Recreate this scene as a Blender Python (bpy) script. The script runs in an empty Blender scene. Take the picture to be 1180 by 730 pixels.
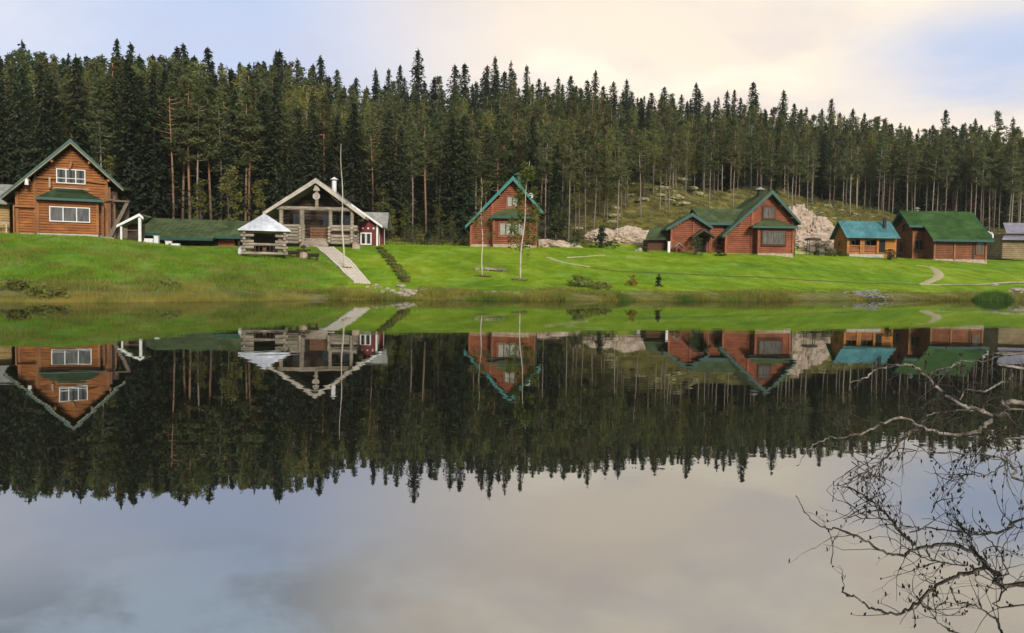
import bpy, math, random
import numpy as np
from mathutils import Vector, Matrix, noise

random.seed(7)
RNG = np.random.default_rng(7)
scene = bpy.context.scene
COL = scene.collection
PI = math.pi

# ------------------------------------------------------------------ camera model (photo 1180 x 730, focal 950 px)
EYE = Vector((0.0, 0.0, 1.5))
PITCH = math.atan((365 - 316) / 950.0)
ROLL = 0.0155
FWD = Vector((0, math.cos(PITCH), -math.sin(PITCH)))
UP0 = Vector((0, math.sin(PITCH), math.cos(PITCH)))
R0 = Vector((1, 0, 0))
RIGHT = R0 * math.cos(ROLL) + UP0 * math.sin(ROLL)
UP = -R0 * math.sin(ROLL) + UP0 * math.cos(ROLL)


def ray(px, py):
    return FWD + RIGHT * ((px - 590) / 950.0) + UP * ((365 - py) / 950.0)


def at(px, py, Y):
    d = ray(px, py)
    return EYE + d * (Y / d.y)


def proj(p):
    d = Vector(p) - EYE
    w = d.dot(FWD)
    return 590 + 950 * d.dot(RIGHT) / w, 365 - 950 * d.dot(UP) / w


# ------------------------------------------------------------------ terrain
TCOL = [
    (-150, [(33, 0), (34.2, .4), (40, 1.9), (46, 3.2), (56, 3.75), (78, 4.3), (90, 6.0), (110, 11), (140, 18), (190, 26), (430, 29)]),
    (100, [(36.5, 0), (37.7, .4), (43.5, 1.85), (50, 3.2), (60, 3.72), (80, 4.2), (92, 6.5), (112, 12), (142, 18), (190, 26), (430, 29)]),
    (215, [(39, 0), (40.2, .35), (47, 1.6), (55, 2.75), (63, 3.15), (78, 3.5), (90, 5.6), (113, 11.5), (146, 18), (192, 26), (430, 29)]),
    (300, [(41.5, 0), (42.7, .3), (50, 1.4), (58, 2.62), (67, 3.25), (79, 3.7), (92, 6), (115, 11.5), (150, 18), (195, 26), (430, 29)]),
    (400, [(44.5, 0), (45.7, .2), (52, .75), (57, 1.7), (70, 3.7), (80, 4.1), (92, 6), (120, 12), (160, 20), (200, 26), (430, 29)]),
    (590, [(47.5, 0), (48.5, .25), (57.5, 1.15), (68, 2.7), (77, 4.0), (86, 4.3), (97, 6), (125, 13), (165, 21), (210, 28), (430, 31)]),
    (740, [(50, 0), (51, .25), (60, 1.2), (72, 2.7), (83, 3.95), (90, 4.6), (98, 7), (112, 13), (130, 18), (200, 29), (430, 31)]),
    (885, [(54, 0), (55, .25), (64, 1.2), (76, 2.8), (84, 3.95), (97, 4.4), (107, 9), (125, 14), (150, 18), (205, 27), (430, 30)]),
    (1000, [(60.6, 0), (61.6, .25), (70, 1.2), (82, 2.8), (91, 3.9), (102, 4.4), (115, 8), (135, 12), (170, 18), (215, 26), (430, 29)]),
    (1180, [(66, 0), (67, .25), (76, 1.2), (88, 2.7), (97, 3.8), (115, 4.6), (135, 9), (155, 12), (185, 17), (230, 25), (430, 28)]),
    (1450, [(72, 0), (73, .25), (84, 1.2), (98, 2.7), (108, 3.8), (126, 4.6), (146, 9), (166, 12), (195, 17), (240, 25), (430, 28)]),
]
TA = np.array([(c[0] - 590) / 950.0 for c in TCOL])
TD = np.array([[k[0] for k in c[1]] for c in TCOL], float)
TZ = np.array([[k[1] for k in c[1]] for c in TCOL], float)
NK = TD.shape[1]


def _n2(x, y):
    """cheap smooth value noise from sines"""
    return (np.sin(x * 0.73 + 1.3 * np.sin(y * 0.41)) * np.cos(y * 0.61 + 1.1 * np.sin(x * 0.37 + 2.0))
            + 0.5 * np.sin(x * 1.9 + y * 1.1 + 1.7 * np.sin(y * 0.93)) * np.cos(y * 1.63 - x * 0.51))


def terrain(X, Y):
    X = np.asarray(X, float); Y = np.asarray(Y, float)
    a = np.clip(X / np.maximum(Y, 8.0), TA[0], TA[-1])
    Dk = [np.interp(a, TA, TD[:, k]) for k in range(NK)]
    Zk = [np.interp(a, TA, TZ[:, k]) for k in range(NK)]
    z = np.where(Y < Dk[0], -0.16 * (Dk[0] - Y), 0.0)
    s = np.where(Y < Dk[0], (Y - Dk[0]) / 14.0, 0.0)
    for k in range(NK - 1):
        t = np.clip((Y - Dk[k]) / (Dk[k + 1] - Dk[k]), 0, 1)
        m = Y >= Dk[k]
        z = np.where(m, Zk[k] + (Zk[k + 1] - Zk[k]) * t, z)
        s = np.where(m, k + t, s)
    z = np.maximum(z, -2.2)
    # bumps: small on the lawn, rough on the hill and on the wild left bank
    rough = np.clip((s - 5.2) * 0.5, 0, 1)
    left = np.clip((-0.2 - a) * 6, 0, 1) * np.clip((s - 1.0) * 2, 0, 1) * np.clip((3.6 - s), 0, 1)
    z = z + rough * (0.55 * _n2(X * 0.45, Y * 0.45) + 0.3 * _n2(X * 1.3 + 5, Y * 1.3))
    z = z + left * (0.10 * _n2(X * 1.5, Y * 1.5) + 0.05 * _n2(X * 4, Y * 4))
    z = z + np.clip(s - 1.2, 0, 1) * np.clip(5.5 - s, 0, 1) * 0.035 * _n2(X * 0.8, Y * 0.8)
    yn = 1.6 + np.maximum(0, X - 3.5) * 1.05
    near = np.clip(0.16 * (yn - Y), -2.2, 1.1)
    z = np.maximum(z, near)
    return z, s, a


def tz(x, y):
    return float(terrain(x, y)[0])


def ground(px, D):
    """point on the terrain seen in image column px at depth D"""
    py = 300.0
    for _ in range(4):
        p = at(px, py, D)
        p.z = tz(p.x, p.y)
        py = proj(p)[1]
    return p


def hit(px, py):
    d = ray(px, py)
    lo = None
    Y = 20.0
    while Y < 400:
        p = EYE + d * (Y / d.y)
        if p.z < tz(p.x, p.y):
            break
        lo = Y
        Y += 0.4
    for _ in range(12):
        m = (Y + (lo if lo else Y - .4)) / 2
        p = EYE + d * (m / d.y)
        if p.z < tz(p.x, p.y):
            Y = m
        else:
            lo = m
    p = EYE + d * (Y / d.y)
    p.z = tz(p.x, p.y)
    return p


# ------------------------------------------------------------------ materials
def new_mat(name):
    m = bpy.data.materials.new(name)
    m.use_nodes = True
    nt = m.node_tree
    b = nt.nodes['Principled BSDF']
    return m, nt, b


def N(nt, t, **kw):
    n = nt.nodes.new(t)
    for k, v in kw.items():
        setattr(n, k, v)
    return n


def noisy(name, c1, c2, scale=3.0, stretch=(1, 1, 1), rough=0.8, bump=0.0, detail=6.0, rnd=0.0, spec=0.3, c3=None, coord='Object', lo=0.35, hi=0.65, stain=0.0):
    m, nt, b = new_mat(name)
    tc = N(nt, 'ShaderNodeTexCoord')
    mp = N(nt, 'ShaderNodeMapping')
    mp.inputs['Scale'].default_value = stretch
    nt.links.new(tc.outputs[coord], mp.inputs['Vector'])
    vec = mp.outputs['Vector']
    nz = N(nt, 'ShaderNodeTexNoise')
    nz.inputs['Scale'].default_value = scale
    nz.inputs['Detail'].default_value = detail
    nz.inputs['Roughness'].default_value = 0.62
    nt.links.new(vec, nz.inputs['Vector'])
    cr = N(nt, 'ShaderNodeValToRGB')
    cr.color_ramp.elements[0].position = lo
    cr.color_ramp.elements[1].position = hi
    cr.color_ramp.elements[0].color = (*c1, 1)
    cr.color_ramp.elements[1].color = (*c2, 1)
    if c3:
        e = cr.color_ramp.elements.new((lo + hi) / 2)
        e.color = (*c3, 1)
    nt.links.new(nz.outputs['Fac'], cr.inputs['Fac'])
    col = cr.outputs['Color']
    if stain == 0 and ('log' in name or 'roof' in name or 'board' in name):
        stain = .38
    if stain > 0:
        # weather stains with a shape of their own
        st = N(nt, 'ShaderNodeTexNoise')
        st.inputs['Scale'].default_value = .55
        st.inputs['Detail'].default_value = 9
        st.inputs['Roughness'].default_value = .72
        st.inputs['Distortion'].default_value = .6
        nt.links.new(tc.outputs[coord], st.inputs['Vector'])
        sm = N(nt, 'ShaderNodeMapRange')
        sm.inputs['From Min'].default_value = .36
        sm.inputs['From Max'].default_value = .64
        sm.inputs['To Min'].default_value = 1 - stain
        sm.inputs['To Max'].default_value = 1 + stain * .55
        nt.links.new(st.outputs['Fac'], sm.inputs['Value'])
        sh = N(nt, 'ShaderNodeHueSaturation')
        nt.links.new(sm.outputs[0], sh.inputs['Value'])
        nt.links.new(col, sh.inputs['Color'])
        col = sh.outputs['Color']
    if rnd > 0:
        oi = N(nt, 'ShaderNodeObjectInfo')
        hs = N(nt, 'ShaderNodeHueSaturation')
        mr = N(nt, 'ShaderNodeMapRange')
        mr.inputs['To Min'].default_value = 1 - rnd
        mr.inputs['To Max'].default_value = 1 + rnd
        nt.links.new(oi.outputs['Random'], mr.inputs['Value'])
        nt.links.new(mr.outputs['Result'], hs.inputs['Value'])
        m2 = N(nt, 'ShaderNodeMath', operation='MULTIPLY_ADD')
        m3 = N(nt, 'ShaderNodeMath', operation='FRACT')
        m4 = N(nt, 'ShaderNodeMath', operation='MULTIPLY')
        m4.inputs[1].default_value = 17.3
        nt.links.new(oi.outputs['Random'], m4.inputs[0])
        nt.links.new(m4.outputs[0], m3.inputs[0])
        m2.inputs[1].default_value = 0.07 * min(1, rnd * 3)
        m2.inputs[2].default_value = 0.5 - 0.035 * min(1, rnd * 3)
        nt.links.new(m3.outputs[0], m2.inputs[0])
        nt.links.new(m2.outputs[0], hs.inputs['Hue'])
        nt.links.new(col, hs.inputs['Color'])
        col = hs.outputs['Color']
    nt.links.new(col, b.inputs['Base Color'])
    b.inputs['Roughness'].default_value = rough
    b.inputs['Specular IOR Level'].default_value = spec
    if bump:
        bp = N(nt, 'ShaderNodeBump')
        bp.inputs['Strength'].default_value = bump
        bp.inputs['Distance'].default_value = 0.05
        nt.links.new(nz.outputs['Fac'], bp.inputs['Height'])
        nt.links.new(bp.outputs['Normal'], b.inputs['Normal'])
    return m


M = {}
M['log_orange'] = noisy('orange_log', (.14, .046, .010), (.335, .122, .024), 2.2, (.5, 2, 6), .65, c3=(.25, .085, .017), stain=.25)
M['log_red'] = noisy('red_log', (0.1680, 0.0504, 0.0218), (0.2772, 0.0823, 0.0353), 2.0, (.5, 2, 6), .7, c3=(0.2268, 0.0655, 0.0286))
M['log_brown'] = noisy('brown_log', (0.1344, 0.0462, 0.0185), (0.2268, 0.0798, 0.0302), 2.0, (.5, 2, 6), .7)
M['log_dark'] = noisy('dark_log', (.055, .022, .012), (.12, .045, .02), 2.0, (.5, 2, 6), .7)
M['log_yellow'] = noisy('yellow_log', (0.3024, 0.1092, 0.0134), (0.4368, 0.1806, 0.0252), 2.0, (.6, 2, 6), .6)
M['pale_yellow_board'] = noisy('pale_yellow_board', (.30, .20, .075), (.42, .29, .12), 2.0, (.6, 2, 6), .7)
M['shed_board'] = noisy('shed_board', (.19, .14, .075), (.27, .20, .11), 2.0, (.6, 2, 6), .8)
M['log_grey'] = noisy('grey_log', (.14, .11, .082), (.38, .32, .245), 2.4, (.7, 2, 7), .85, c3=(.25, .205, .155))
M['log_grey_dark'] = noisy('dark_grey_board', (.035, .024, .016), (.075, .05, .033), 2.4, (.7, 2, 7), .85)  # same pattern as the grey logs, in much darker tones
M['log_end'] = noisy('log_end', (.24, .10, .03), (.42, .2, .07), 6, (1, 1, 1), .8)
M['board_trim'] = noisy('trim_board', (0.2100, 0.0840, 0.0252), (0.2856, 0.1218, 0.0420), 3, (2, 2, .6), .7)
M['board_trim_red'] = noisy('red_trim_board', (0.2100, 0.0588, 0.0218), (0.3024, 0.0966, 0.0378), 3, (2, 2, .6), .7)
M['tan_board'] = noisy('tan_board', (0.2772, 0.2100, 0.1428), (0.3780, 0.3024, 0.2184), 3, (1, 1, 1), .75)
M['pale_board'] = noisy('pale_board', (0.3528, 0.3024, 0.2436), (0.4704, 0.4116, 0.3360), 3, (1, 1, 1), .75)
M['roof_green'] = noisy('green_roof', (.050, .070, .027), (.078, .102, .042), 1.1, (1, 1, 1), .8, spec=.08)
M['roof_dark'] = noisy('dark_green_roof', (.022, .040, .018), (.038, .060, .028), 1.1, (1, 1, 1), .75, spec=.1)
M['roof_bright'] = noisy('bright_green_roof', (.034, .074, .019), (.048, .100, .027), 1.1, (1, 1, 1), .8, spec=.08)
M['roof_teal'] = noisy('teal_roof', (.045, .15, .155), (.075, .215, .22), 1.5, (1, 1, 1), .5, spec=.3)
M['roof_grey'] = noisy('grey_roof', (.20, .19, .165), (.30, .285, .25), 2.5, (1, 1, 1), .85)
M['roof_white'] = noisy('white_roof', (.50, .50, .53), (.62, .62, .65), 2.0, (1, 1, 1), .5)
M['roof_purple'] = noisy('mauve_roof', (.16, .145, .17), (.22, .2, .23), 2.0, (1, 1, 1), .5)
M['fascia_teal'] = noisy('teal_fascia', (.02, .12, .10), (.035, .17, .14), 2.0, (1, 1, 1), .45)
M['fascia_dark'] = noisy('dark_green_fascia', (.010, .05, .04), (.018, .075, .055), 2.0, (1, 1, 1), .45)
M['white_paint'] = noisy('white_paint', (0.5544, 0.5460, 0.5208), (0.6720, 0.6636, 0.6384), 3.0, (1, 1, 1), .5)
M['red_paint'] = noisy('red_paint', (0.1092, 0.0151, 0.0160), (0.1596, 0.0235, 0.0227), 3.0, (6, 6, .5), .7)
M['stone_base'] = noisy('stone_base', (0.2520, 0.1848, 0.1344), (0.4200, 0.3360, 0.2520), 3.5, (1, 1, 1), .9, bump=.4)
M['concrete'] = noisy('concrete', (0.3024, 0.2772, 0.2352), (0.4032, 0.3780, 0.3360), 3.0, (1, 1, 1), .9)
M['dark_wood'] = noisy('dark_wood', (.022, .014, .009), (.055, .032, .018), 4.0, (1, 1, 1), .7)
M['brown_wood'] = noisy('brown_wood', (.10, .045, .02), (.19, .09, .04), 4.0, (3, 3, .6), .7)
M['grey_brown'] = noisy('grey_brown_wood', (0.1008, 0.0739, 0.0504), (0.1680, 0.1260, 0.0924), 4.0, (3, 3, .6), .8)
M['black_metal'] = noisy('black_metal', (.015, .015, .016), (.03, .03, .03), 4.0, (1, 1, 1), .5)
M['curtain'] = noisy('curtain_cloth', (0.2520, 0.2268, 0.1764), (0.5544, 0.5040, 0.4200), 2.2, (2, 1, .4), .9)
M['curtain_grey'] = noisy('grey_net_curtain', (.055, .052, .046), (.17, .16, .14), 2.2, (2, 1, .4), .9)
M['dark_inside'] = noisy('dark_interior', (.008, .007, .006), (.02, .016, .012), 3.0, (1, 1, 1), .9)
M['rock'] = noisy('pink_rock', (.16, .115, .078), (.46, .37, .285), .9, (1, 1, 2.4), .9, bump=.6, c3=(.36, .275, .205), detail=10, lo=.3, hi=.62)
M['rock_moss'] = noisy('mossy_rock', (.07, .075, .025), (.36, .31, .16), 1.6, (1, 1, 1), .95, bump=.8, detail=8, lo=.38, hi=.68)
M['rock_grey'] = noisy('shore_rock', (.16, .13, .09), (.38, .32, .25), 4.0, (1, 1, 1), .9, bump=.6)
M['plank'] = noisy('pale_plank', (.46, .385, .285), (.66, .57, .44), 3.0, (1, 1, 1), .8)
M['soil'] = noisy('brown_soil', (.07, .042, .022), (.15, .095, .05), 4.0, (1, 1, 1), .95, bump=.5)
M['sand_path'] = noisy('sandy_path', (.26, .22, .10), (.40, .34, .2), 3.0, (1, 1, 1), .95)
M['dark_edge'] = noisy('dark_turf_edge', (.045, .055, .014), (.085, .09, .028), 2.0, (1, 1, 1), .95)
M['bark_pine'] = None
M['bark_spruce'] = noisy('spruce_bark', (.055, .045, .036), (.13, .105, .082), 5.0, (1, 1, .25), .95, rnd=.25)
M['bark_pale'] = noisy('pale_trunk_bark', (0.1260, 0.1008, 0.0739), (0.2520, 0.2058, 0.1596), 4.0, (1, 1, .2), .95, rnd=.3)
M['needle_spruce'] = noisy('spruce_needles', (.032, .047, .024), (.076, .096, .044), 1.4, (1, 1, 1), .75, rnd=.28, spec=.15)
M['needle_pine'] = noisy('pine_needles', (.074, .092, .034), (.138, .150, .054), 1.4, (1, 1, 1), .75, rnd=.32, spec=.15)
M['needle_mixed'] = noisy('mixed_wood_needles', (.042, .058, .028), (.116, .130, .050), .16, (1, 1, 1), .75, spec=.15)
M['leaf_olive'] = noisy('olive_leaves', (.11, .12, .028), (.21, .21, .05), 1.6, (1, 1, 1), .8, rnd=.25, spec=.15)
M['leaf_green'] = noisy('birch_leaves', (.07, .11, .02), (.15, .19, .045), 2.0, (1, 1, 1), .8, rnd=.2, spec=.15)
M['leaf_bush'] = noisy('bush_leaves', (.03, .045, .014), (.085, .10, .03), 2.0, (1, 1, 1), .8, rnd=.25, spec=.15)
M['leaf_yellow'] = noisy('yellow_leaves', (.22, .17, .02), (.36, .27, .03), 2.0, (1, 1, 1), .8)
M['bark_birch'] = noisy('birch_bark', (.09, .075, .06), (.46, .40, .31), 3.2, (.6, .6, 2.2), .8, lo=.30, hi=.44)
M['alder_bark'] = noisy('alder_bark', (.035, .028, .021), (.34, .30, .24), 14.0, (1, 1, 1), .85, c3=(.14, .118, .09), bump=.5)
M['twig'] = noisy('twig_bark', (.022, .017, .012), (.07, .055, .04), 12.0, (1, 1, 1), .85)
M['catkin'] = noisy('dry_catkin', (.012, .009, .006), (.04, .026, .014), 12.0, (1, 1, 1), .9)
M['grey_stick'] = noisy('grey_stick', (.13, .13, .125), (.34, .34, .33), 6.0, (1, 1, 1), .9)
M['green_cloth'] = noisy('dark_green_paint', (.010, .03, .02), (.02, .05, .035), 4.0, (1, 1, 1), .6)


def pine_bark():
    m, nt, b = new_mat('pine_bark')
    tc = N(nt, 'ShaderNodeTexCoord')
    sp = N(nt, 'ShaderNodeSeparateXYZ')
    nt.links.new(tc.outputs['Object'], sp.inputs[0])
    mr = N(nt, 'ShaderNodeMapRange')
    mr.inputs['From Min'].default_value = 1.0
    mr.inputs['From Max'].default_value = 8.0
    nt.links.new(sp.outputs['Z'], mr.inputs['Value'])
    nz = N(nt, 'ShaderNodeTexNoise')
    nz.inputs['Scale'].default_value = 3
    nz.inputs['Detail'].default_value = 6
    ad = N(nt, 'ShaderNodeMath', operation='MULTIPLY_ADD')
    ad.inputs[1].default_value = 0.9
    nt.links.new(nz.outputs['Fac'], ad.inputs[0])
    sb = N(nt, 'ShaderNodeMath', operation='SUBTRACT')
    sb.inputs[1].default_value = 0.45
    nt.links.new(mr.outputs['Result'], sb.inputs[0])
    nt.links.new(sb.outputs[0], ad.inputs[2])
    cr = N(nt, 'ShaderNodeValToRGB')
    cr.color_ramp.elements[0].color = (.115, .085, .06, 1)
    cr.color_ramp.elements[1].color = (.25, .135, .07, 1)
    nt.links.new(ad.outputs[0], cr.inputs[0])
    oi = N(nt, 'ShaderNodeObjectInfo')
    hs = N(nt, 'ShaderNodeHueSaturation')
    m2 = N(nt, 'ShaderNodeMapRange')
    m2.inputs['To Min'].default_value = .65
    m2.inputs['To Max'].default_value = 1.15
    nt.links.new(oi.outputs['Random'], m2.inputs['Value'])
    nt.links.new(m2.outputs['Result'], hs.inputs['Value'])
    nt.links.new(cr.outputs[0], hs.inputs['Color'])
    nt.links.new(hs.outputs[0], b.inputs['Base Color'])
    b.inputs['Roughness'].default_value = .9
    return m


M['bark_pine'] = pine_bark()


def leafy(m, amount=.42):
    """let some light through thin leaves and needles"""
    nt = m.node_tree
    b = nt.nodes['Principled BSDF']
    out = nt.nodes['Material Output']
    tr = N(nt, 'ShaderNodeBsdfTranslucent')
    src = b.inputs['Base Color'].links[0].from_socket
    nt.links.new(src, tr.inputs['Color'])
    mx = N(nt, 'ShaderNodeMixShader')
    mx.inputs[0].default_value = amount
    nt.links.new(b.outputs[0], mx.inputs[1])
    nt.links.new(tr.outputs[0], mx.inputs[2])
    nt.links.new(mx.outputs[0], out.inputs['Surface'])


for _k in ('needle_mixed', 'needle_spruce', 'needle_pine', 'leaf_olive', 'leaf_green', 'leaf_bush', 'leaf_yellow'):
    leafy(M[_k])


def glass_mat():
    m, nt, b = new_mat('window_glass')
    out = nt.nodes['Material Output']
    nt.nodes.remove(b)
    g = N(nt, 'ShaderNodeBsdfGlossy')
    g.inputs['Roughness'].default_value = .03
    g.inputs['Color'].default_value = (.8, .85, .88, 1)
    t = N(nt, 'ShaderNodeBsdfTransparent')
    t.inputs['Color'].default_value = (.82, .85, .85, 1)
    mx = N(nt, 'ShaderNodeMixShader')
    mx.inputs['Fac'].default_value = .05
    nt.links.new(t.outputs[0], mx.inputs[1])
    nt.links.new(g.outputs[0], mx.inputs[2])
    nt.links.new(mx.outputs[0], out.inputs['Surface'])
    return m


M['glass'] = glass_mat()


def patchy(nt, col, vec):
    """metre-sized clumps of thicker, darker grass and thin, drier grass"""
    n = N(nt, 'ShaderNodeTexNoise')
    n.inputs['Scale'].default_value = .75
    n.inputs['Detail'].default_value = 7
    n.inputs['Roughness'].default_value = .7
    n.inputs['Distortion'].default_value = .8
    mp = N(nt, 'ShaderNodeMapping')
    mp.inputs['Scale'].default_value = (.8, .45, 1)
    nt.links.new(vec, mp.inputs[0])
    nt.links.new(mp.outputs[0], n.inputs['Vector'])
    hs = N(nt, 'ShaderNodeHueSaturation')
    a = N(nt, 'ShaderNodeMapRange')
    a.inputs['From Min'].default_value = .34
    a.inputs['From Max'].default_value = .66
    a.inputs['To Min'].default_value = .66
    a.inputs['To Max'].default_value = 1.18
    nt.links.new(n.outputs['Fac'], a.inputs['Value'])
    nt.links.new(a.outputs[0], hs.inputs['Value'])
    b = N(nt, 'ShaderNodeMapRange')
    b.inputs['From Min'].default_value = .5
    b.inputs['From Max'].default_value = .75
    b.inputs['To Min'].default_value = 1.0
    b.inputs['To Max'].default_value = .82
    nt.links.new(n.outputs['Fac'], b.inputs['Value'])
    nt.links.new(b.outputs[0], hs.inputs['Saturation'])
    nt.links.new(col, hs.inputs['Color'])
    return hs.outputs['Color']


def blade_mat(name, cols, scale=.35):
    """grass blades: colour wanders from place to place"""
    m, nt, b = new_mat(name)
    tc = N(nt, 'ShaderNodeTexCoord')
    nz = N(nt, 'ShaderNodeTexNoise')
    nz.inputs['Scale'].default_value = scale
    nz.inputs['Detail'].default_value = 8
    nz.inputs['Roughness'].default_value = .7
    nt.links.new(tc.outputs['Object'], nz.inputs['Vector'])
    cr = N(nt, 'ShaderNodeValToRGB')
    els = cr.color_ramp.elements
    for i, c in enumerate(cols):
        pos = .3 + .4 * i / (len(cols) - 1)
        if i == 0:
            els[0].position = pos; els[0].color = (*c, 1)
        elif i == len(cols) - 1:
            els[-1].position = pos; els[-1].color = (*c, 1)
        else:
            e = els.new(pos); e.color = (*c, 1)
    nt.links.new(nz.outputs['Fac'], cr.inputs[0])
    nt.links.new(patchy(nt, cr.outputs[0], tc.outputs['Object']), b.inputs['Base Color'])
    b.inputs['Roughness'].default_value = .7
    b.inputs['Specular IOR Level'].default_value = .15
    return m


M['blade_lawn'] = blade_mat('lawn_blades', [(.075, .15, .005), (.125, .225, .003), (.18, .265, .004), (.225, .25, .012)], .16)
M['blade_meadow'] = blade_mat('meadow_blades', [(.055, .12, .006), (.095, .18, .006), (.135, .195, .010), (.19, .18, .028)], .3)
M['blade_bank'] = blade_mat('bank_blades', [(.055, .09, .012), (.105, .15, .014), (.14, .125, .025), (.18, .175, .02), (.25, .18, .04)], .42)
M['blade_reed'] = blade_mat('reed_blades', [(.06, .10, .014), (.13, .14, .022), (.21, .17, .03), (.29, .2, .04)], .35)
M['blade_rush'] = blade_mat('rush_blades', [(.03, .07, .008), (.055, .11, .012)], .5)


def ground_mat():
    m, nt, b = new_mat('ground_surface')
    tc = N(nt, 'ShaderNodeTexCoord')
    at_ = N(nt, 'ShaderNodeAttribute', attribute_name='zone')
    sp = N(nt, 'ShaderNodeSeparateColor')
    nt.links.new(at_.outputs['Color'], sp.inputs[0])

    def nz(scale, detail=8, rough=.65):
        n = N(nt, 'ShaderNodeTexNoise')
        n.inputs['Scale'].default_value = scale
        n.inputs['Detail'].default_value = detail
        n.inputs['Roughness'].default_value = rough
        nt.links.new(tc.outputs['Object'], n.inputs['Vector'])
        return n

    def ramp(n, cols, lo=.3, hi=.7):
        cr = N(nt, 'ShaderNodeValToRGB')
        els = cr.color_ramp.elements
        for i, c in enumerate(cols):
            pos = lo + (hi - lo) * i / (len(cols) - 1)
            if i == 0:
                els[0].position = pos; els[0].color = (*c, 1)
            elif i == len(cols) - 1:
                els[-1].position = pos; els[-1].color = (*c, 1)
            else:
                e = els.new(pos); e.color = (*c, 1)
        nt.links.new(n.outputs['Fac'], cr.inputs[0])
        return cr.outputs[0]

    lawn = ramp(nz(.16, 10, .72), [(.07, .14, .005), (.12, .215, .003), (.175, .255, .004), (.215, .235, .014)])
    floor = ramp(nz(.5), [(.028, .026, .012), (.055, .048, .020), (.085, .075, .025)])
    moss = ramp(nz(.7), [(.030, .030, .012), (.065, .060, .018), (.13, .11, .026), (.26, .22, .09)], .28, .70)
    dirt = ramp(nz(1.2), [(.07, .06, .02), (.12, .11, .035), (.20, .165, .075)])
    meadow = ramp(nz(.4), [(.055, .12, .005), (.09, .175, .006), (.13, .19, .012)])
    prev = floor
    lm = N(nt, 'ShaderNodeMix', data_type='RGBA')
    nt.links.new(at_.outputs['Alpha'], lm.inputs['Factor'])
    nt.links.new(lawn, lm.inputs['A']); nt.links.new(meadow, lm.inputs['B'])
    lawn = patchy(nt, lm.outputs['Result'], tc.outputs['Object'])
    for ch, c in (('Green', moss), ('Blue', dirt), ('Red', lawn)):
        mx = N(nt, 'ShaderNodeMix', data_type='RGBA')
        # break the edge of each zone up with noise
        e = nz(1.5, 5)
        ad = N(nt, 'ShaderNodeMath', operation='MULTIPLY_ADD')
        ad.inputs[1].default_value = 1.0
        sb = N(nt, 'ShaderNodeMath', operation='MULTIPLY_ADD')
        sb.inputs[1].default_value = 2.0
        sb.inputs[2].default_value = -1.0
        nt.links.new(sp.outputs[ch], sb.inputs[0])
        nt.links.new(e.outputs['Fac'], ad.inputs[0])
        nt.links.new(sb.outputs[0], ad.inputs[2])
        mr = N(nt, 'ShaderNodeMapRange')
        mr.inputs['From Min'].default_value = .40
        mr.inputs['From Max'].default_value = .60
        nt.links.new(ad.outputs[0], mr.inputs['Value'])
        nt.links.new(mr.outputs[0], mx.inputs['Factor'])
        nt.links.new(prev, mx.inputs['A'])
        nt.links.new(c, mx.inputs['B'])
        prev = mx.outputs['Result']
    nt.links.new(prev, b.inputs['Base Color'])
    b.inputs['Roughness'].default_value = .95
    b.inputs['Specular IOR Level'].default_value = .1
    bp = N(nt, 'ShaderNodeBump')
    bp.inputs['Strength'].default_value = .5
    bp.inputs['Distance'].default_value = .08
    nt.links.new(nz(2.5, 8).outputs['Fac'], bp.inputs['Height'])
    nt.links.new(bp.outputs[0], b.inputs['Normal'])
    return m


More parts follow.
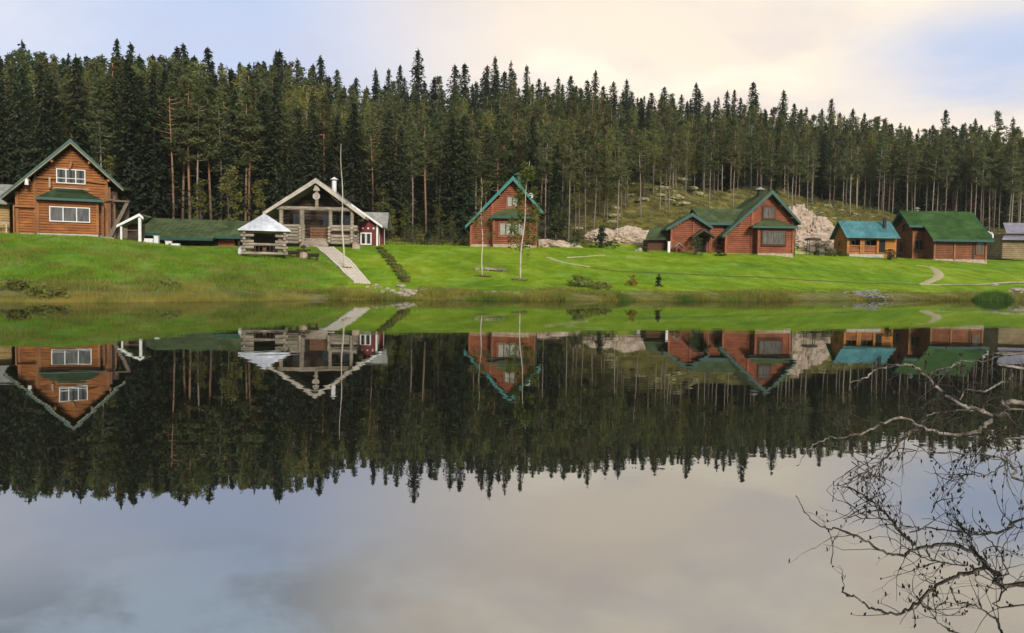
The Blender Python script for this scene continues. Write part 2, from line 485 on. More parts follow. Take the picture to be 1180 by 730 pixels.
def water_mat():
    m, nt, b = new_mat('lake_water')
    out = nt.nodes['Material Output']
    nt.nodes.remove(b)
    g = N(nt, 'ShaderNodeBsdfGlossy')
    g.inputs['Roughness'].default_value = .012
    g.inputs['Color'].default_value = (.93, .95, .95, 1)
    d = N(nt, 'ShaderNodeBsdfDiffuse')
    d.inputs['Color'].default_value = (.010, .010, .007, 1)
    lw = N(nt, 'ShaderNodeLayerWeight')
    lw.inputs['Blend'].default_value = .5
    pw = N(nt, 'ShaderNodeMath', operation='POWER')
    pw.inputs[1].default_value = 12.0
    nt.links.new(lw.outputs['Facing'], pw.inputs[0])
    ma = N(nt, 'ShaderNodeMath', operation='MULTIPLY_ADD')
    ma.inputs[1].default_value = .43
    ma.inputs[2].default_value = .46
    nt.links.new(pw.outputs[0], ma.inputs[0])
    mx = N(nt, 'ShaderNodeMixShader')
    nt.links.new(ma.outputs[0], mx.inputs[0])
    nt.links.new(d.outputs[0], mx.inputs[1])
    nt.links.new(g.outputs[0], mx.inputs[2])
    nt.links.new(mx.outputs[0], out.inputs['Surface'])
    tc = N(nt, 'ShaderNodeTexCoord')
    mp = N(nt, 'ShaderNodeMapping')
    mp.inputs['Scale'].default_value = (.7, 1.4, 1)
    nt.links.new(tc.outputs['Object'], mp.inputs[0])
    n = N(nt, 'ShaderNodeTexNoise')
    n.inputs['Scale'].default_value = .9
    n.inputs['Detail'].default_value = 3
    nt.links.new(mp.outputs[0], n.inputs['Vector'])
    bp = N(nt, 'ShaderNodeBump')
    bp.inputs['Strength'].default_value = .25
    bp.inputs['Distance'].default_value = .011
    # patches of faint breeze among glassy water
    pn = N(nt, 'ShaderNodeTexNoise')
    pn.inputs['Scale'].default_value = .09
    pn.inputs['Detail'].default_value = 3
    nt.links.new(mp.outputs[0], pn.inputs['Vector'])
    pm = N(nt, 'ShaderNodeMapRange')
    pm.inputs['From Min'].default_value = .42
    pm.inputs['From Max'].default_value = .62
    pm.inputs['To Min'].default_value = .35
    pm.inputs['To Max'].default_value = 1.0
    nt.links.new(pn.outputs['Fac'], pm.inputs['Value'])
    pw2 = N(nt, 'ShaderNodeMath', operation='MULTIPLY')
    nt.links.new(pm.outputs[0], pw2.inputs[0])
    nt.links.new(n.outputs['Fac'], pw2.inputs[1])
    nt.links.new(pw2.outputs[0], bp.inputs['Height'])
    nt.links.new(bp.outputs[0], g.inputs['Normal'])
    return m


# ------------------------------------------------------------------ object helpers
def tag(o, label=None, cat=None, group=None, kind=None):
    if label: o['label'] = label
    if cat: o['category'] = cat
    if group: o['group'] = group
    if kind: o['kind'] = kind
    return o


def link_mesh(name, me, parent=None, loc=None):
    o = bpy.data.objects.new(name, me)
    COL.objects.link(o)
    if parent is not None:
        o.parent = parent
    if loc is not None:
        o.location = loc
    return o


def thing(name, label, cat, loc=(0, 0, 0), rz=0.0, group=None):
    o = bpy.data.objects.new(name, None)
    o.empty_display_size = .3
    COL.objects.link(o)
    o.location = loc
    o.rotation_euler = (0, 0, rz)
    return tag(o, label, cat, group)


class MB:
    def __init__(self):
        self.v = []; self.f = []

    def add(self, vs, fs):
        b = len(self.v)
        self.v.extend([tuple(p) for p in vs])
        self.f.extend([tuple(b + i for i in f) for f in fs])
        return self

    def box(self, x0, x1, y0, y1, z0, z1):
        vs = [(x, y, z) for z in (z0, z1) for y in (y0, y1) for x in (x0, x1)]
        return self.add(vs, [(0, 2, 3, 1), (4, 5, 7, 6), (0, 1, 5, 4), (2, 6, 7, 3), (0, 4, 6, 2), (1, 3, 7, 5)])

    def prism(self, poly, y0, y1):
        """convex polygon in x,z pushed along y"""
        n = len(poly)
        vs = [(x, y0, z) for x, z in poly] + [(x, y1, z) for x, z in poly]
        fs = [tuple(range(n)), tuple(range(2 * n - 1, n - 1, -1))]
        fs += [(i, n + i, n + (i + 1) % n, (i + 1) % n) for i in range(n)]
        return self.add(vs, fs)

    def prism_x(self, poly, x0, x1):
        """convex polygon in y,z pushed along x"""
        n = len(poly)
        vs = [(x0, y, z) for y, z in poly] + [(x1, y, z) for y, z in poly]
        fs = [tuple(range(n)), tuple(range(2 * n - 1, n - 1, -1))]
        fs += [(i, n + i, n + (i + 1) % n, (i + 1) % n) for i in range(n)]
        return self.add(vs, fs)

    def slab(self, p, t):
        """four corners of a surface thickened straight down by t"""
        vs = [tuple(q) for q in p] + [(q[0], q[1], q[2] - t) for q in p]
        return self.add(vs, [(0, 1, 2, 3), (7, 6, 5, 4), (0, 4, 5, 1), (1, 5, 6, 2), (2, 6, 7, 3), (3, 7, 4, 0)])

    def tube(self, pts, rad, n=6, cap=True):
        pts = [Vector(p) for p in pts]
        if not hasattr(rad, '__len__'):
            rad = [rad] * len(pts)
        rings = []
        ref = None
        for i, p in enumerate(pts):
            d = (pts[min(i + 1, len(pts) - 1)] - pts[max(i - 1, 0)])
            d = d.normalized() if d.length > 1e-9 else Vector((0, 0, 1))
            if ref is None:
                ref = Vector((0, 0, 1)) if abs(d.z) < .9 else Vector((1, 0, 0))
            u = d.cross(ref)
            if u.length < 1e-5:
                u = d.cross(Vector((0.3, 1, 0.2)))
            u.normalize()
            w = u.cross(d).normalized()
            ref = w
            rings.append([p + (u * math.cos(2 * PI * k / n) + w * math.sin(2 * PI * k / n)) * rad[i] for k in range(n)])
        vs = [q for r in rings for q in r]
        fs = []
        for i in range(len(pts) - 1):
            for k in range(n):
                k2 = (k + 1) % n
                fs.append((i * n + k, i * n + k2, (i + 1) * n + k2, (i + 1) * n + k))
        if cap:
            fs.append(tuple(range(n - 1, -1, -1)))
            fs.append(tuple((len(pts) - 1) * n + k for k in range(n)))
        return self.add(vs, fs)

    def cone(self, c, r0, r1, h, n=10):
        return self.tube([c, (c[0], c[1], c[2] + h)], [r0, r1], n)

    def blob(self, c, r, seed=0, sub=2, rough=.25, freq=1.0, facet=0):
        import bmesh
        bm = bmesh.new()
        bmesh.ops.create_icosphere(bm, subdivisions=sub, radius=1)
        vs = []
        r = Vector(r) if hasattr(r, '__len__') else Vector((r, r, r))
        for v in bm.verts:
            d = v.co.normalized()
            k = 1 + rough * noise.noise(d * 1.3 * freq + Vector((seed * 3.1, seed * 1.7, seed))) + rough * .6 * (abs(noise.noise(d * 3.1 * freq + Vector((seed, 0, seed * 2)))) - .25) + rough * .35 * noise.noise(d * 7 * freq + Vector((seed, 4, 0)))
            if facet:
                dd, _ = noise.voronoi(d * 2.6 + Vector((seed * .7, seed, 0)))
                d2, _ = noise.voronoi(d * 6.5 + Vector((seed, 0, seed * .4)))
                k += facet * ((dd[0] - .35) * .55 - (.22 if dd[1] - dd[0] < .06 else 0) + (d2[0] - .3) * .22 - (.08 if d2[1] - d2[0] < .05 else 0))
            vs.append((c[0] + d.x * r.x * k, c[1] + d.y * r.y * k, c[2] + d.z * r.z * k))
        fs = [tuple(v.index for v in f.verts) for f in bm.faces]
        bm.free()
        return self.add(vs, fs)

    def build(self, name, mat, parent=None, mtx=None, loc=None, smooth=False):
        me = bpy.data.meshes.new(name)
        v = self.v if mtx is None else [tuple(mtx @ Vector(p)) for p in self.v]
        me.from_pydata(v, [], self.f)
        me.materials.append(M[mat] if isinstance(mat, str) else mat)
        if smooth:
            me.polygons.foreach_set('use_smooth', [True] * len(me.polygons))
        me.update()
        return link_mesh(name, me, parent, loc)


def np_mesh(name, verts, faces4, mat, kind='quad'):
    """fast mesh from numpy arrays (all quads or all triangles)"""
    k = 4 if kind == 'quad' else 3
    me = bpy.data.meshes.new(name)
    nv, nf = len(verts), len(faces4)
    me.vertices.add(nv)
    me.vertices.foreach_set('co', np.ascontiguousarray(verts, np.float32).ravel())
    me.loops.add(nf * k)
    me.loops.foreach_set('vertex_index', np.ascontiguousarray(faces4, np.int32).ravel())
    me.polygons.add(nf)
    me.polygons.foreach_set('loop_start', np.arange(0, nf * k, k, dtype=np.int32))
    me.polygons.foreach_set('loop_total', np.full(nf, k, np.int32))
    me.materials.append(M[mat] if isinstance(mat, str) else mat)
    me.update(calc_edges=True)
    return me


# ------------------------------------------------------------------ world, sun, camera
world = bpy.data.worlds.new('World')
scene.world = world
world.use_nodes = True
wn = world.node_tree
bg = wn.nodes['Background']
SUN_EL, SUN_AZ = math.radians(25), math.radians(160)


def build_sky():
    nt = wn
    L = nt.links.new
    sky = N(nt, 'ShaderNodeTexSky', sky_type='NISHITA')
    sky.sun_disc = False
    sky.sun_elevation = SUN_EL
    sky.sun_rotation = SUN_AZ
    sky.air_density = 1.0
    sky.dust_density = 1.5
    tc = N(nt, 'ShaderNodeTexCoord')
    nrm = N(nt, 'ShaderNodeVectorMath', operation='NORMALIZE')
    L(tc.outputs['Generated'], nrm.inputs[0])
    d = nrm.outputs['Vector']
    sp = N(nt, 'ShaderNodeSeparateXYZ')
    L(d, sp.inputs[0])
    ad = N(nt, 'ShaderNodeMath', operation='ADD'); ad.inputs[1].default_value = .16
    ab = N(nt, 'ShaderNodeMath', operation='ABSOLUTE')
    L(sp.outputs['Z'], ab.inputs[0]); L(ab.outputs[0], ad.inputs[0])

    def div(o):
        q = N(nt, 'ShaderNodeMath', operation='DIVIDE')
        L(o, q.inputs[0]); L(ad.outputs[0], q.inputs[1])
        return q.outputs[0]
    cb = N(nt, 'ShaderNodeCombineXYZ')
    L(div(sp.outputs['X']), cb.inputs[0]); L(div(sp.outputs['Y']), cb.inputs[1])

    def cloud(scale, off, detail, lo, hi):
        mp = N(nt, 'ShaderNodeMapping')
        mp.inputs['Location'].default_value = off
        L(cb.outputs[0], mp.inputs[0])
        n = N(nt, 'ShaderNodeTexNoise')
        n.inputs['Scale'].default_value = scale
        n.inputs['Detail'].default_value = detail
        n.inputs['Roughness'].default_value = .55
        n.inputs['Distortion'].default_value = .4
        L(mp.outputs[0], n.inputs['Vector'])
        mr = N(nt, 'ShaderNodeMapRange', interpolation_type='SMOOTHSTEP')
        mr.inputs['From Min'].default_value = lo
        mr.inputs['From Max'].default_value = hi
        L(n.outputs['Fac'], mr.inputs['Value'])
        return mr.outputs[0]

    def spot(az, el, a_out, a_in):
        az, el = math.radians(az), math.radians(el)
        v = N(nt, 'ShaderNodeVectorMath', operation='DOT_PRODUCT')
        v.inputs[1].default_value = (math.sin(az) * math.cos(el), math.cos(az) * math.cos(el), math.sin(el))
        L(d, v.inputs[0])
        mr = N(nt, 'ShaderNodeMapRange', interpolation_type='SMOOTHSTEP')
        mr.inputs['From Min'].default_value = math.cos(math.radians(a_out))
        mr.inputs['From Max'].default_value = math.cos(math.radians(a_in))
        L(v.outputs['Value'], mr.inputs['Value'])
        return mr.outputs[0]

    def mix(fac, a, b):
        mx = N(nt, 'ShaderNodeMix', data_type='RGBA')
        if isinstance(fac, float): mx.inputs['Factor'].default_value = fac
        else: L(fac, mx.inputs['Factor'])
        for s, c in (('A', a), ('B', b)):
            if isinstance(c, tuple): mx.inputs[s].default_value = (*c, 1)
            else: L(c, mx.inputs[s])
        return mx.outputs['Result']

    def mul(a, b):
        q = N(nt, 'ShaderNodeMath', operation='MULTIPLY', use_clamp=True)
        for i, c in enumerate((a, b)):
            if isinstance(c, float): q.inputs[i].default_value = c
            else: L(c, q.inputs[i])
        return q.outputs[0]

    def inv(a):
        q = N(nt, 'ShaderNodeMath', operation='SUBTRACT', use_clamp=True)
        q.inputs[0].default_value = 1.0
        L(a, q.inputs[1])
        return q.outputs[0]

    thin = cloud(.9, (3.1, 1.7, 0), 7, .36, .66)
    wisp = cloud(2.2, (7.3, 0.4, 0), 6, .45, .75)
    dark = cloud(2.7, (11.2, 6.1, 0), 7, .42, .60)
    # pale violet-blue clear sky under thin cloud
    base = mix(.86, sky.outputs[0], SKY_BLUE)
    c = mix(mul(thin, .85), base, SKY_PALE)
    # higher up the layer of cloud is thicker and greyer
    hi = N(nt, 'ShaderNodeMapRange', interpolation_type='SMOOTHSTEP')
    hi.inputs['From Min'].default_value = .275
    hi.inputs['From Max'].default_value = .37
    L(sp.outputs['Z'], hi.inputs['Value'])
    c = mix(mul(hi.outputs[0], .75), c, SKY_GREY)
    c = mix(mul(mul(dark, .95), hi.outputs[0]), c, SKY_DARK)
    warm = spot(18, 18, 34, 9)
    hole = cloud(1.2, (2.6, 9.4, 0), 6, .38, .66)

    def band(lo0, lo1, hi0, hi1):
        o = []
        for a_, b_ in ((lo0, lo1), (hi1, hi0)):
            mr = N(nt, 'ShaderNodeMapRange', interpolation_type='SMOOTHSTEP')
            mr.inputs['From Min'].default_value = a_
            mr.inputs['From Max'].default_value = b_
            L(sp.outputs['Z'], mr.inputs['Value'])
            o.append(mr.outputs[0])
        return mul(o[0], o[1])
    sp1 = spot(35, 12, 18, 2)
    clear = mul(mul(mul(sp1, sp1), inv(mul(hole, .7))), band(.14, .20, .235, .31))
    c = mix(mul(mul(warm, inv(clear)), .92), c, SKY_WARM)
    c = mix(mul(mul(mul(dark, hi.outputs[0]), warm), .55), c, SKY_MAUVE)
    c = mix(mul(mul(wisp, warm), .6), c, SKY_GLOW)
    veil = cloud(1.7, (4.4, 12.8, 0), 7, .44, .66)
    c = mix(mul(veil, .34), c, SKY_VEIL)
    c = mix(mul(clear, .6), c, SKY_CLEAR)
    L(c, bg.inputs['Color'])
    bg.inputs['Strength'].default_value = .1


SKY_BLUE = (3.2, 3.6, 4.85)
SKY_PALE = (4.4, 4.5, 4.95)
SKY_GREY = (3.35, 4.15, 5.0)
SKY_DARK = (2.25, 2.5, 2.95)
SKY_WARM = (5.9, 5.0, 3.95)
SKY_GLOW = (6.6, 6.0, 4.9)
SKY_CLEAR = (2.9, 3.5, 4.7)
SKY_VEIL = (3.5, 3.45, 4.0)
SKY_MAUVE = (4.6, 4.0, 3.6)
build_sky()

sl = bpy.data.lights.new('sun', 'SUN')
sl.energy = 2.3
sl.angle = math.radians(14)
sl.color = (1.0, .93, .82)
so = bpy.data.objects.new('sun', sl)
COL.objects.link(so)
sd = Vector((math.sin(SUN_AZ) * math.cos(SUN_EL), math.cos(SUN_AZ) * math.cos(SUN_EL), math.sin(SUN_EL)))
so.rotation_euler = (-sd).to_track_quat('-Z', 'Y').to_euler()
so.location = sd * 60

cam = bpy.data.cameras.new('camera')
cam.sensor_width = 36
cam.lens = 36 * 950 / 1180.0
cam.clip_start = .05
cam.clip_end = 3000
co = bpy.data.objects.new('camera', cam)
COL.objects.link(co)
mw = Matrix((RIGHT, UP, -FWD)).transposed().to_4x4()
mw.translation = EYE
co.matrix_world = mw
scene.camera = co

vs = scene.view_settings
scene.display_settings.display_device = 'sRGB'
vs.view_transform = 'Standard'
vs.look = 'None'
vs.exposure = 0.9
vs.gamma = 1
vs.use_curve_mapping = False
scene.cycles.use_denoising = True
scene.cycles.max_bounces = 6
scene.cycles.diffuse_bounces = 4
scene.cycles.glossy_bounces = 4
scene.cycles.transparent_max_bounces = 8
scene.cycles.caustics_reflective = False
scene.cycles.caustics_refractive = False


# ------------------------------------------------------------------ the setting: ground, water, paths
def axis(pts):
    out = []
    for (a, b, st) in pts:
        out.extend(np.arange(a, b, st))
    out.append(pts[-1][1])
    return np.array(out)


def build_ground():
    xs = axis([(-600, -160, 40), (-160, -64, 4), (-64, 84, .8), (84, 180, 4), (180, 620, 40)])
    ys = axis([(-120, -10, 10), (-10, 12, 1.0), (12, 32, 2.5), (32, 128, .7), (128, 230, 2.5), (230, 700, 30)])
    X, Y = np.meshgrid(xs, ys)
    Z, S, A = terrain(X, Y)
    nx, ny = len(xs), len(ys)
    idx = np.arange(nx * ny).reshape(ny, nx)
    f = np.stack([idx[:-1, :-1], idx[:-1, 1:], idx[1:, 1:], idx[1:, :-1]], -1).reshape(-1, 4)
    me = np_mesh('ground', np.stack([X, Y, Z], -1).reshape(-1, 3), f, ground_mat())
    ca = me.color_attributes.new('zone', 'FLOAT_COLOR', 'POINT')
    px = 590 + 950 * A
    lawn = np.clip((S - 1.15) * 3, 0, 1) * np.clip((5.45 - S) * 2.5, 0, 1)
    mossx = np.interp(px, [0, 560, 660, 720, 930, 1020, 1180], [.0, .1, .45, .8, .8, .55, .5])
    moss = np.clip((S - 4.9) * 2, 0, 1) * np.clip((8.0 - S) * 1.2, 0, 1) * mossx
    dirt = np.clip((1.6 - S) * 2, 0, 1) * .75
    wild = np.clip((395 - px) / 40, 0, 1) * np.clip((4.4 - S) * 1.2, 0, 1)
    c = np.stack([lawn, moss, dirt, wild], -1).reshape(-1, 4)
    ca.data.foreach_set('color', c.astype(np.float32).ravel())
    me.polygons.foreach_set('use_smooth', [True] * len(me.polygons))
    tag(link_mesh('ground', me), kind='structure')


build_ground()
w = MB()
w.add([(-260, -60, 0), (260, -60, 0), (260, 95, 0), (-260, 95, 0)], [(0, 1, 2, 3)])
tag(w.build('lake_water', water_mat()), kind='structure')


def ribbon(name, pix, width, mat, lift=.05, step=.6):
    """a strip draped on the ground along points seen in the photograph; width in metres (list or number)"""
    P = [hit(*p) for p in pix]
    if not hasattr(width, '__len__'):
        width = [width] * len(P)
    pts, ws = [], []
    for i in range(len(P) - 1):
        a, b = P[i], P[i + 1]
        n = max(2, int((b - a).length / step))
        for k in range(n):
            t = k / n
            q = [P[max(i - 1, 0)], a, b, P[min(i + 2, len(P) - 1)]]
            c = .5 * ((2 * q[1]) + (q[2] - q[0]) * t + (2 * q[0] - 5 * q[1] + 4 * q[2] - q[3]) * t * t + (3 * q[1] - q[0] - 3 * q[2] + q[3]) * t ** 3)
            pts.append(c); ws.append(width[i] * (1 - t) + width[i + 1] * t)
    pts.append(P[-1]); ws.append(width[-1])
    vsx = []
    NC = 5
    for i, p in enumerate(pts):
        d = pts[min(i + 1, len(pts) - 1)] - pts[max(i - 1, 0)]
        d.z = 0
        d.normalize()
        s = Vector((d.y, -d.x, 0))
        for k in range(NC):
            u = k / (NC - 1) - .5
            q = p + s * ws[i] * (u + .12 * noise.noise(Vector((p.x, p.y, k * 3))))
            edge = 0 if 0 < k < NC - 1 else -.08
            vsx.append((q.x, q.y, tz(q.x, q.y) + lift + edge))
    f = []
    for i in range(len(pts) - 1):
        for k in range(NC - 1):
            f.append((i * NC + k, i * NC + k + 1, (i + 1) * NC + k + 1, (i + 1) * NC + k))
    b = MB(); b.add(vsx, f)
    return tag(b.build(name, mat, smooth=True), kind='structure')


ribbon('path', [(1055, 306), (1072, 308), (1081, 314), (1081, 319), (1072, 324), (1060, 328)], [.4, .8, 1.1, 1.1, .9, .6], 'sand_path')
ribbon('path', [(1058, 328), (1110, 328.5), (1150, 326.5), (1185, 325)], [.6, .45, .45, .45], 'sand_path')
ribbon('path', [(632, 297), (640, 300), (655, 304), (680, 308)], [.9, .6, .35, .2], 'sand_path')
ribbon('path', [(652, 297.5), (675, 296), (697, 294.5)], [.35, .35, .25], 'sand_path')
ribbon('path', [(915, 291.5), (945, 292.5), (960, 293)], [1.0, .9, .6], 'sand_path')
ribbon('turf_edge', [(680, 309), (730, 314), (800, 317), (880, 320), (960, 325), (1056, 328)], [.3, .45, .5, .5, .5, .35], 'dark_edge', lift=.04)
ribbon('turf_edge', [(1085, 329.6), (1130, 329.2), (1182, 326.8)], [.35, .4, .4], 'dark_edge', lift=.045)


# ------------------------------------------------------------------ building kit (local axes: x right, y away from the water, z up)
def log_wall(outline, course=.2, bulge=.045, thick=.16, mb=None, y=0.0):
    """horizontal logs, each a rounded prism, clipped to an outline [(z, x_left, x_right), ...]"""
    mb = mb or MB()
    zs = [o[0] for o in outline]
    z = zs[0]
    k = 0
    while z < zs[-1] - .02:
        z1 = min(z + course, zs[-1])
        xl = max(np.interp(z, zs, [o[1] for o in outline]), np.interp(z1, zs, [o[1] for o in outline]))
        xr = min(np.interp(z, zs, [o[2] for o in outline]), np.interp(z1, zs, [o[2] for o in outline]))
        if xr - xl > .08:
            h = z1 - z
            prof = [(y, z + .004), (y - bulge * .75, z + h * .18), (y - bulge, z + h * .5), (y - bulge * .75, z + h * .82), (y, z1 - .004), (y + thick, z1 - .004), (y + thick, z + .004)]
            mb.prism_x(prof, xl, xr)
        z = z1
        k += 1
    return mb


LEFT = lambda x, y=0, z=0: Matrix.Translation((x, y, z)) @ Matrix.Rotation(-PI / 2, 4, 'Z')
RIGHTM = lambda x, y=0, z=0: Matrix.Translation((x, y, z)) @ Matrix.Rotation(PI / 2, 4, 'Z')


def window(root, x0, x1, z0, z1, y=0.0, cols=2, rows=1, frame='white_paint', curtain=None, fw=.07, mtx=None, casing=None, low_bar=None):
    if casing:
        c = MB()
        e = .12
        c.box(x0 - e, x0, y - .10, y + .01, z0 - e, z1 + e).box(x1, x1 + e, y - .10, y + .01, z0 - e, z1 + e)
        c.box(x0, x1, y - .103, y + .01, z1, z1 + e).box(x0 - e * 1.3, x1 + e * 1.3, y - .16, y + .01, z0 - e - .05, z0 - e).box(x0, x1, y - .103, y + .01, z0 - e, z0)
        cas = c.build('window_casing', casing, root, mtx)
    f = MB()
    f.box(x0, x0 + fw, y - .12, y, z0, z1).box(x1 - fw, x1, y - .12, y, z0, z1)
    f.box(x0 + fw, x1 - fw, y - .12, y, z1 - fw, z1).box(x0 + fw, x1 - fw, y - .12, y, z0, z0 + fw)
    for i in range(1, cols):
        xm = x0 + (x1 - x0) * i / cols
        f.box(xm - fw * .5, xm + fw * .5, y - .117, y - .003, z0 + fw, z1 - fw)
    if low_bar:
        zm = z0 + (z1 - z0) * low_bar
        f.box(x0 + fw, x1 - fw, y - .113, y - .006, zm - fw * .35, zm + fw * .35)
    fo = f.build('window', frame, root, mtx)
    MB().add([(x0 + .02, y - .049, z0 + .02), (x1 - .02, y - .049, z0 + .02), (x1 - .02, y - .049, z1 - .02), (x0 + .02, y - .049, z1 - .02)], [(0, 1, 2, 3)]).build('recess', 'dark_inside', fo, mtx)
    if curtain:
        cb = MB()
        n = cols
        for i in range(n):
            a = x0 + (x1 - x0) * i / n + fw * .7
            b = x0 + (x1 - x0) * (i + 1) / n - fw * .7
            m = 14
            open_ = curtain[1]
            segs = [(a, a + (b - a) * open_ * .5), (b - (b - a) * open_ * .5, b)] if open_ < 1 else [(a, b)]
            for (p, q) in segs:
                vs = []
                for k in range(m + 1):
                    xx = p + (q - p) * k / m
                    yy = y - .064 + .008 * math.sin(k * 2.1 + i)
                    vs += [(xx, yy, z0 + fw), (xx, yy, z1 - fw)]
                cb.add(vs, [(2 * k, 2 * k + 2, 2 * k + 3, 2 * k + 1) for k in range(m)])
        cb.build('curtain', curtain[0], fo, mtx)
    MB().add([(x0 + .03, y - .088, z0 + .03), (x1 - .03, y - .088, z0 + .03), (x1 - .03, y - .088, z1 - .03), (x0 + .03, y - .088, z1 - .03)], [(0, 1, 2, 3)]).build('pane', 'glass', fo, mtx)
    return fo


def chevron(mb, xl, zl, xp, zp, xr, zr, y0, y1, t):
    mb.prism([(xl, zl), (xl, zl - t), (xp, zp - t * 1.45), (xp, zp)], y0, y1)
    mb.prism([(xp, zp), (xp, zp - t * 1.45), (xr, zr - t), (xr, zr)], y0, y1)
    return mb


def seams(mb, p0, p1, p2, p3, n, h=.025, w=.04):
    """raised ribs on a roof slope, running from eave edge p0-p1 to ridge edge p3-p2"""
    p0, p1, p2, p3 = map(Vector, (p0, p1, p2, p3))
    nrm = (p1 - p0).cross(p3 - p0).normalized()
    if nrm.z < 0: nrm = -nrm
    for i in range(n + 1):
        t = i / n
        a = p0.lerp(p1, t); b = p3.lerp(p2, t)
        s = (p1 - p0).normalized() * w * .5
        vs = [a - s, a + s, b + s, b - s]
        up = nrm * h
        mb.add([q for q in vs] + [q + up for q in vs], [(4, 5, 6, 7), (0, 1, 5, 4), (1, 2, 6, 5), (2, 3, 7, 6), (3, 0, 4, 7)])


def cottage(name, label, loc, rz, P):
    """gable-fronted log cottage with a long left roof slope and a bay under a hipped roof"""
    r = thing(name, label, 'house', loc, rz)
    xl, zl, zp, xr, zr = P['roof']
    wl, wm, wr = P['walls']
    D = P['depth']
    t = .2
    sl_ = (zp - zl) / -xl
    sr_ = (zp - zr) / xr
    log = P['log']
    # gable front, clipped under the roof
    under = .34
    zt = zp - under
    zw_l = zp - under + wl * sl_
    zw_r = zp - under - wr * sr_
    out = [(-.55, wl, wr)]
    ev = sorted([(zw_l, 'l'), (zw_r, 'r')])
    for z, _ in ev:
        out.append((z, max(wl, -(zt - z) / sl_), min(wr, (zt - z) / sr_)))
    out.append((zt, 0, 0.0))
    log_wall(out, P.get('course', .2)).build('wall', log, r)
    log_wall([(-.55, -D, 0), (zw_l - .05, -D, 0)], P.get('course', .2)).build('side_wall', P.get('side_log', log), r, LEFT(wl))
    log_wall([(-.55, 0, D), (zw_r - .05, 0, D)], P.get('course', .2)).build('side_wall', P.get('side_log', log), r, RIGHTM(wr))
    MB().prism([(wl, -.5), (wr, -.5), (wr, zw_r - .1), (0, zt - .1), (wl, zw_l - .1)], D - .2, D).build('rear_wall', log, r)
    # stone foot
    MB().box(wl - .06, wr + .06, -.10, D, -.9, .18).build('foundation', P.get('base', 'stone_base'), r)
    # vertical boards on the corners and where the side part meets the main part
    trim_h = [(wl, zw_l), (wm, zp - under + wm * sl_), (wr, zw_r)]
    for x, h in trim_h:
        MB().box(x - .11, x + .11, -.13, .06, .15, h - .06).build('corner_board', P.get('trim', 'board_trim'), r)
    # roof
    oh = P.get('overhang', .75)
    rf = chevron(MB(), xl, zl, 0, zp, xr, zr, -oh, D + .5, t)
    seams(rf, (xl, -oh, zl), (xl, D + .5, zl), (0, D + .5, zp), (0, -oh, zp), int(D / .4))
    seams(rf, (xr, -oh, zr), (xr, D + .5, zr), (0, D + .5, zp), (0, -oh, zp), int(D / .4))
    ro = rf.build('roof', P['roof_mat'], r)
    bb = chevron(MB(), xl - .03, zl + .03, 0, zp + .05, xr + .03, zr + .03, -oh - .06, -oh - .003, P.get('barge_t', .30))
    bb.build('bargeboard', P['barge'], ro)
    if P.get('verge'):
        chevron(MB(), xl - .08, zl + .06, 0, zp + .12, xr + .08, zr + .06, -oh - .10, -oh - .064, .19).build('verge_cap', P['verge'], ro)
    # purlin ends under the overhang
    for f in (.28, .62):
        x = xl * f; z = zp + x * sl_ - t * 1.3
        MB().tube([(x, -oh + .1, z - .12), (x, .05, z - .12)], .1, 8).build('purlin_end', P.get('trim', 'board_trim'), r)
    for f in (.35, .72):
        x = xr * f; z = zp - x * sr_ - t * 1.3
        MB().tube([(x, -oh + .1, z - .12), (x, .05, z - .12)], .1, 8).build('purlin_end', P.get('trim', 'board_trim'), r)
    # bay
    bx0, bx1 = P['bay']
    bz = P['bay_eave']
    bt, ta, tb_ = P['bay_top']
    bd = 1.0
    b = log_wall([(-.4, bx0, bx1), (bz - .1, bx0, bx1)], P.get('course', .2), y=-bd)
    b.build('bay_wall', log, r)
    for mt in (LEFT(bx0), RIGHTM(bx1)):
        side = log_wall([(-.4, 0, bd), (bz - .1, 0, bd)], P.get('course', .2)) if mt == RIGHTM(bx1) else log_wall([(-.4, -bd, 0), (bz - .1, -bd, 0)], P.get('course', .2))
        side.build('bay_side', P.get('side_log', log), r, Matrix.Translation((0, -bd, 0)) @ mt)
    MB().box(bx0 - .05, bx1 + .05, -bd - .1, -.11, -.9, .2).build('bay_foundation', P.get('base', 'stone_base'), r)
    for x in (bx0, bx1):
        MB().box(x - .1, x + .1, -bd - .12, -bd + .08, .2, bz - .12).build('bay_corner_board', P.get('trim', 'board_trim'), r)
    e0, e1 = P['bay_roof']
    yf = -bd - .55
    h = MB()
    h.add([(e0, yf, bz), (e1, yf, bz), (e1, -.06, bz), (e0, -.06, bz), (ta, -.06, bt), (tb_, -.06, bt),
           (e0, yf, bz - .14), (e1, yf, bz - .14), (e1, -.06, bz - .14), (e0, -.06, bz - .14)],
          [(0, 1, 5, 4), (1, 2, 5), (3, 0, 4), (0, 6, 7, 1), (1, 7, 8, 2), (3, 9, 6, 0), (9, 8, 7, 6), (2, 3, 4, 5), (8, 9, 3, 2)])
    bo = h.build('bay_roof', P['roof_mat'], r)
    MB().box(e0 - .02, e1 + .02, yf - .04, yf - .003, bz - .17, bz + .02).build('bay_fascia', P['barge2'] if 'barge2' in P else P['barge'], bo)
    # windows
    x0, x1, z0, z1 = P['bay_window']
    window(r, x0, x1, z0, z1, -bd - .045, P['bay_cols'], frame=P['frame'], curtain=P.get('curtain'), casing=P.get('casing'))
    x0, x1, z0, z1 = P['top_window']
    window(r, x0, x1, z0, z1, -.045, P['top_cols'], frame=P['frame'], curtain=P.get('curtain_top'), casing=P.get('casing'), low_bar=P.get('low_bar'))
    return r


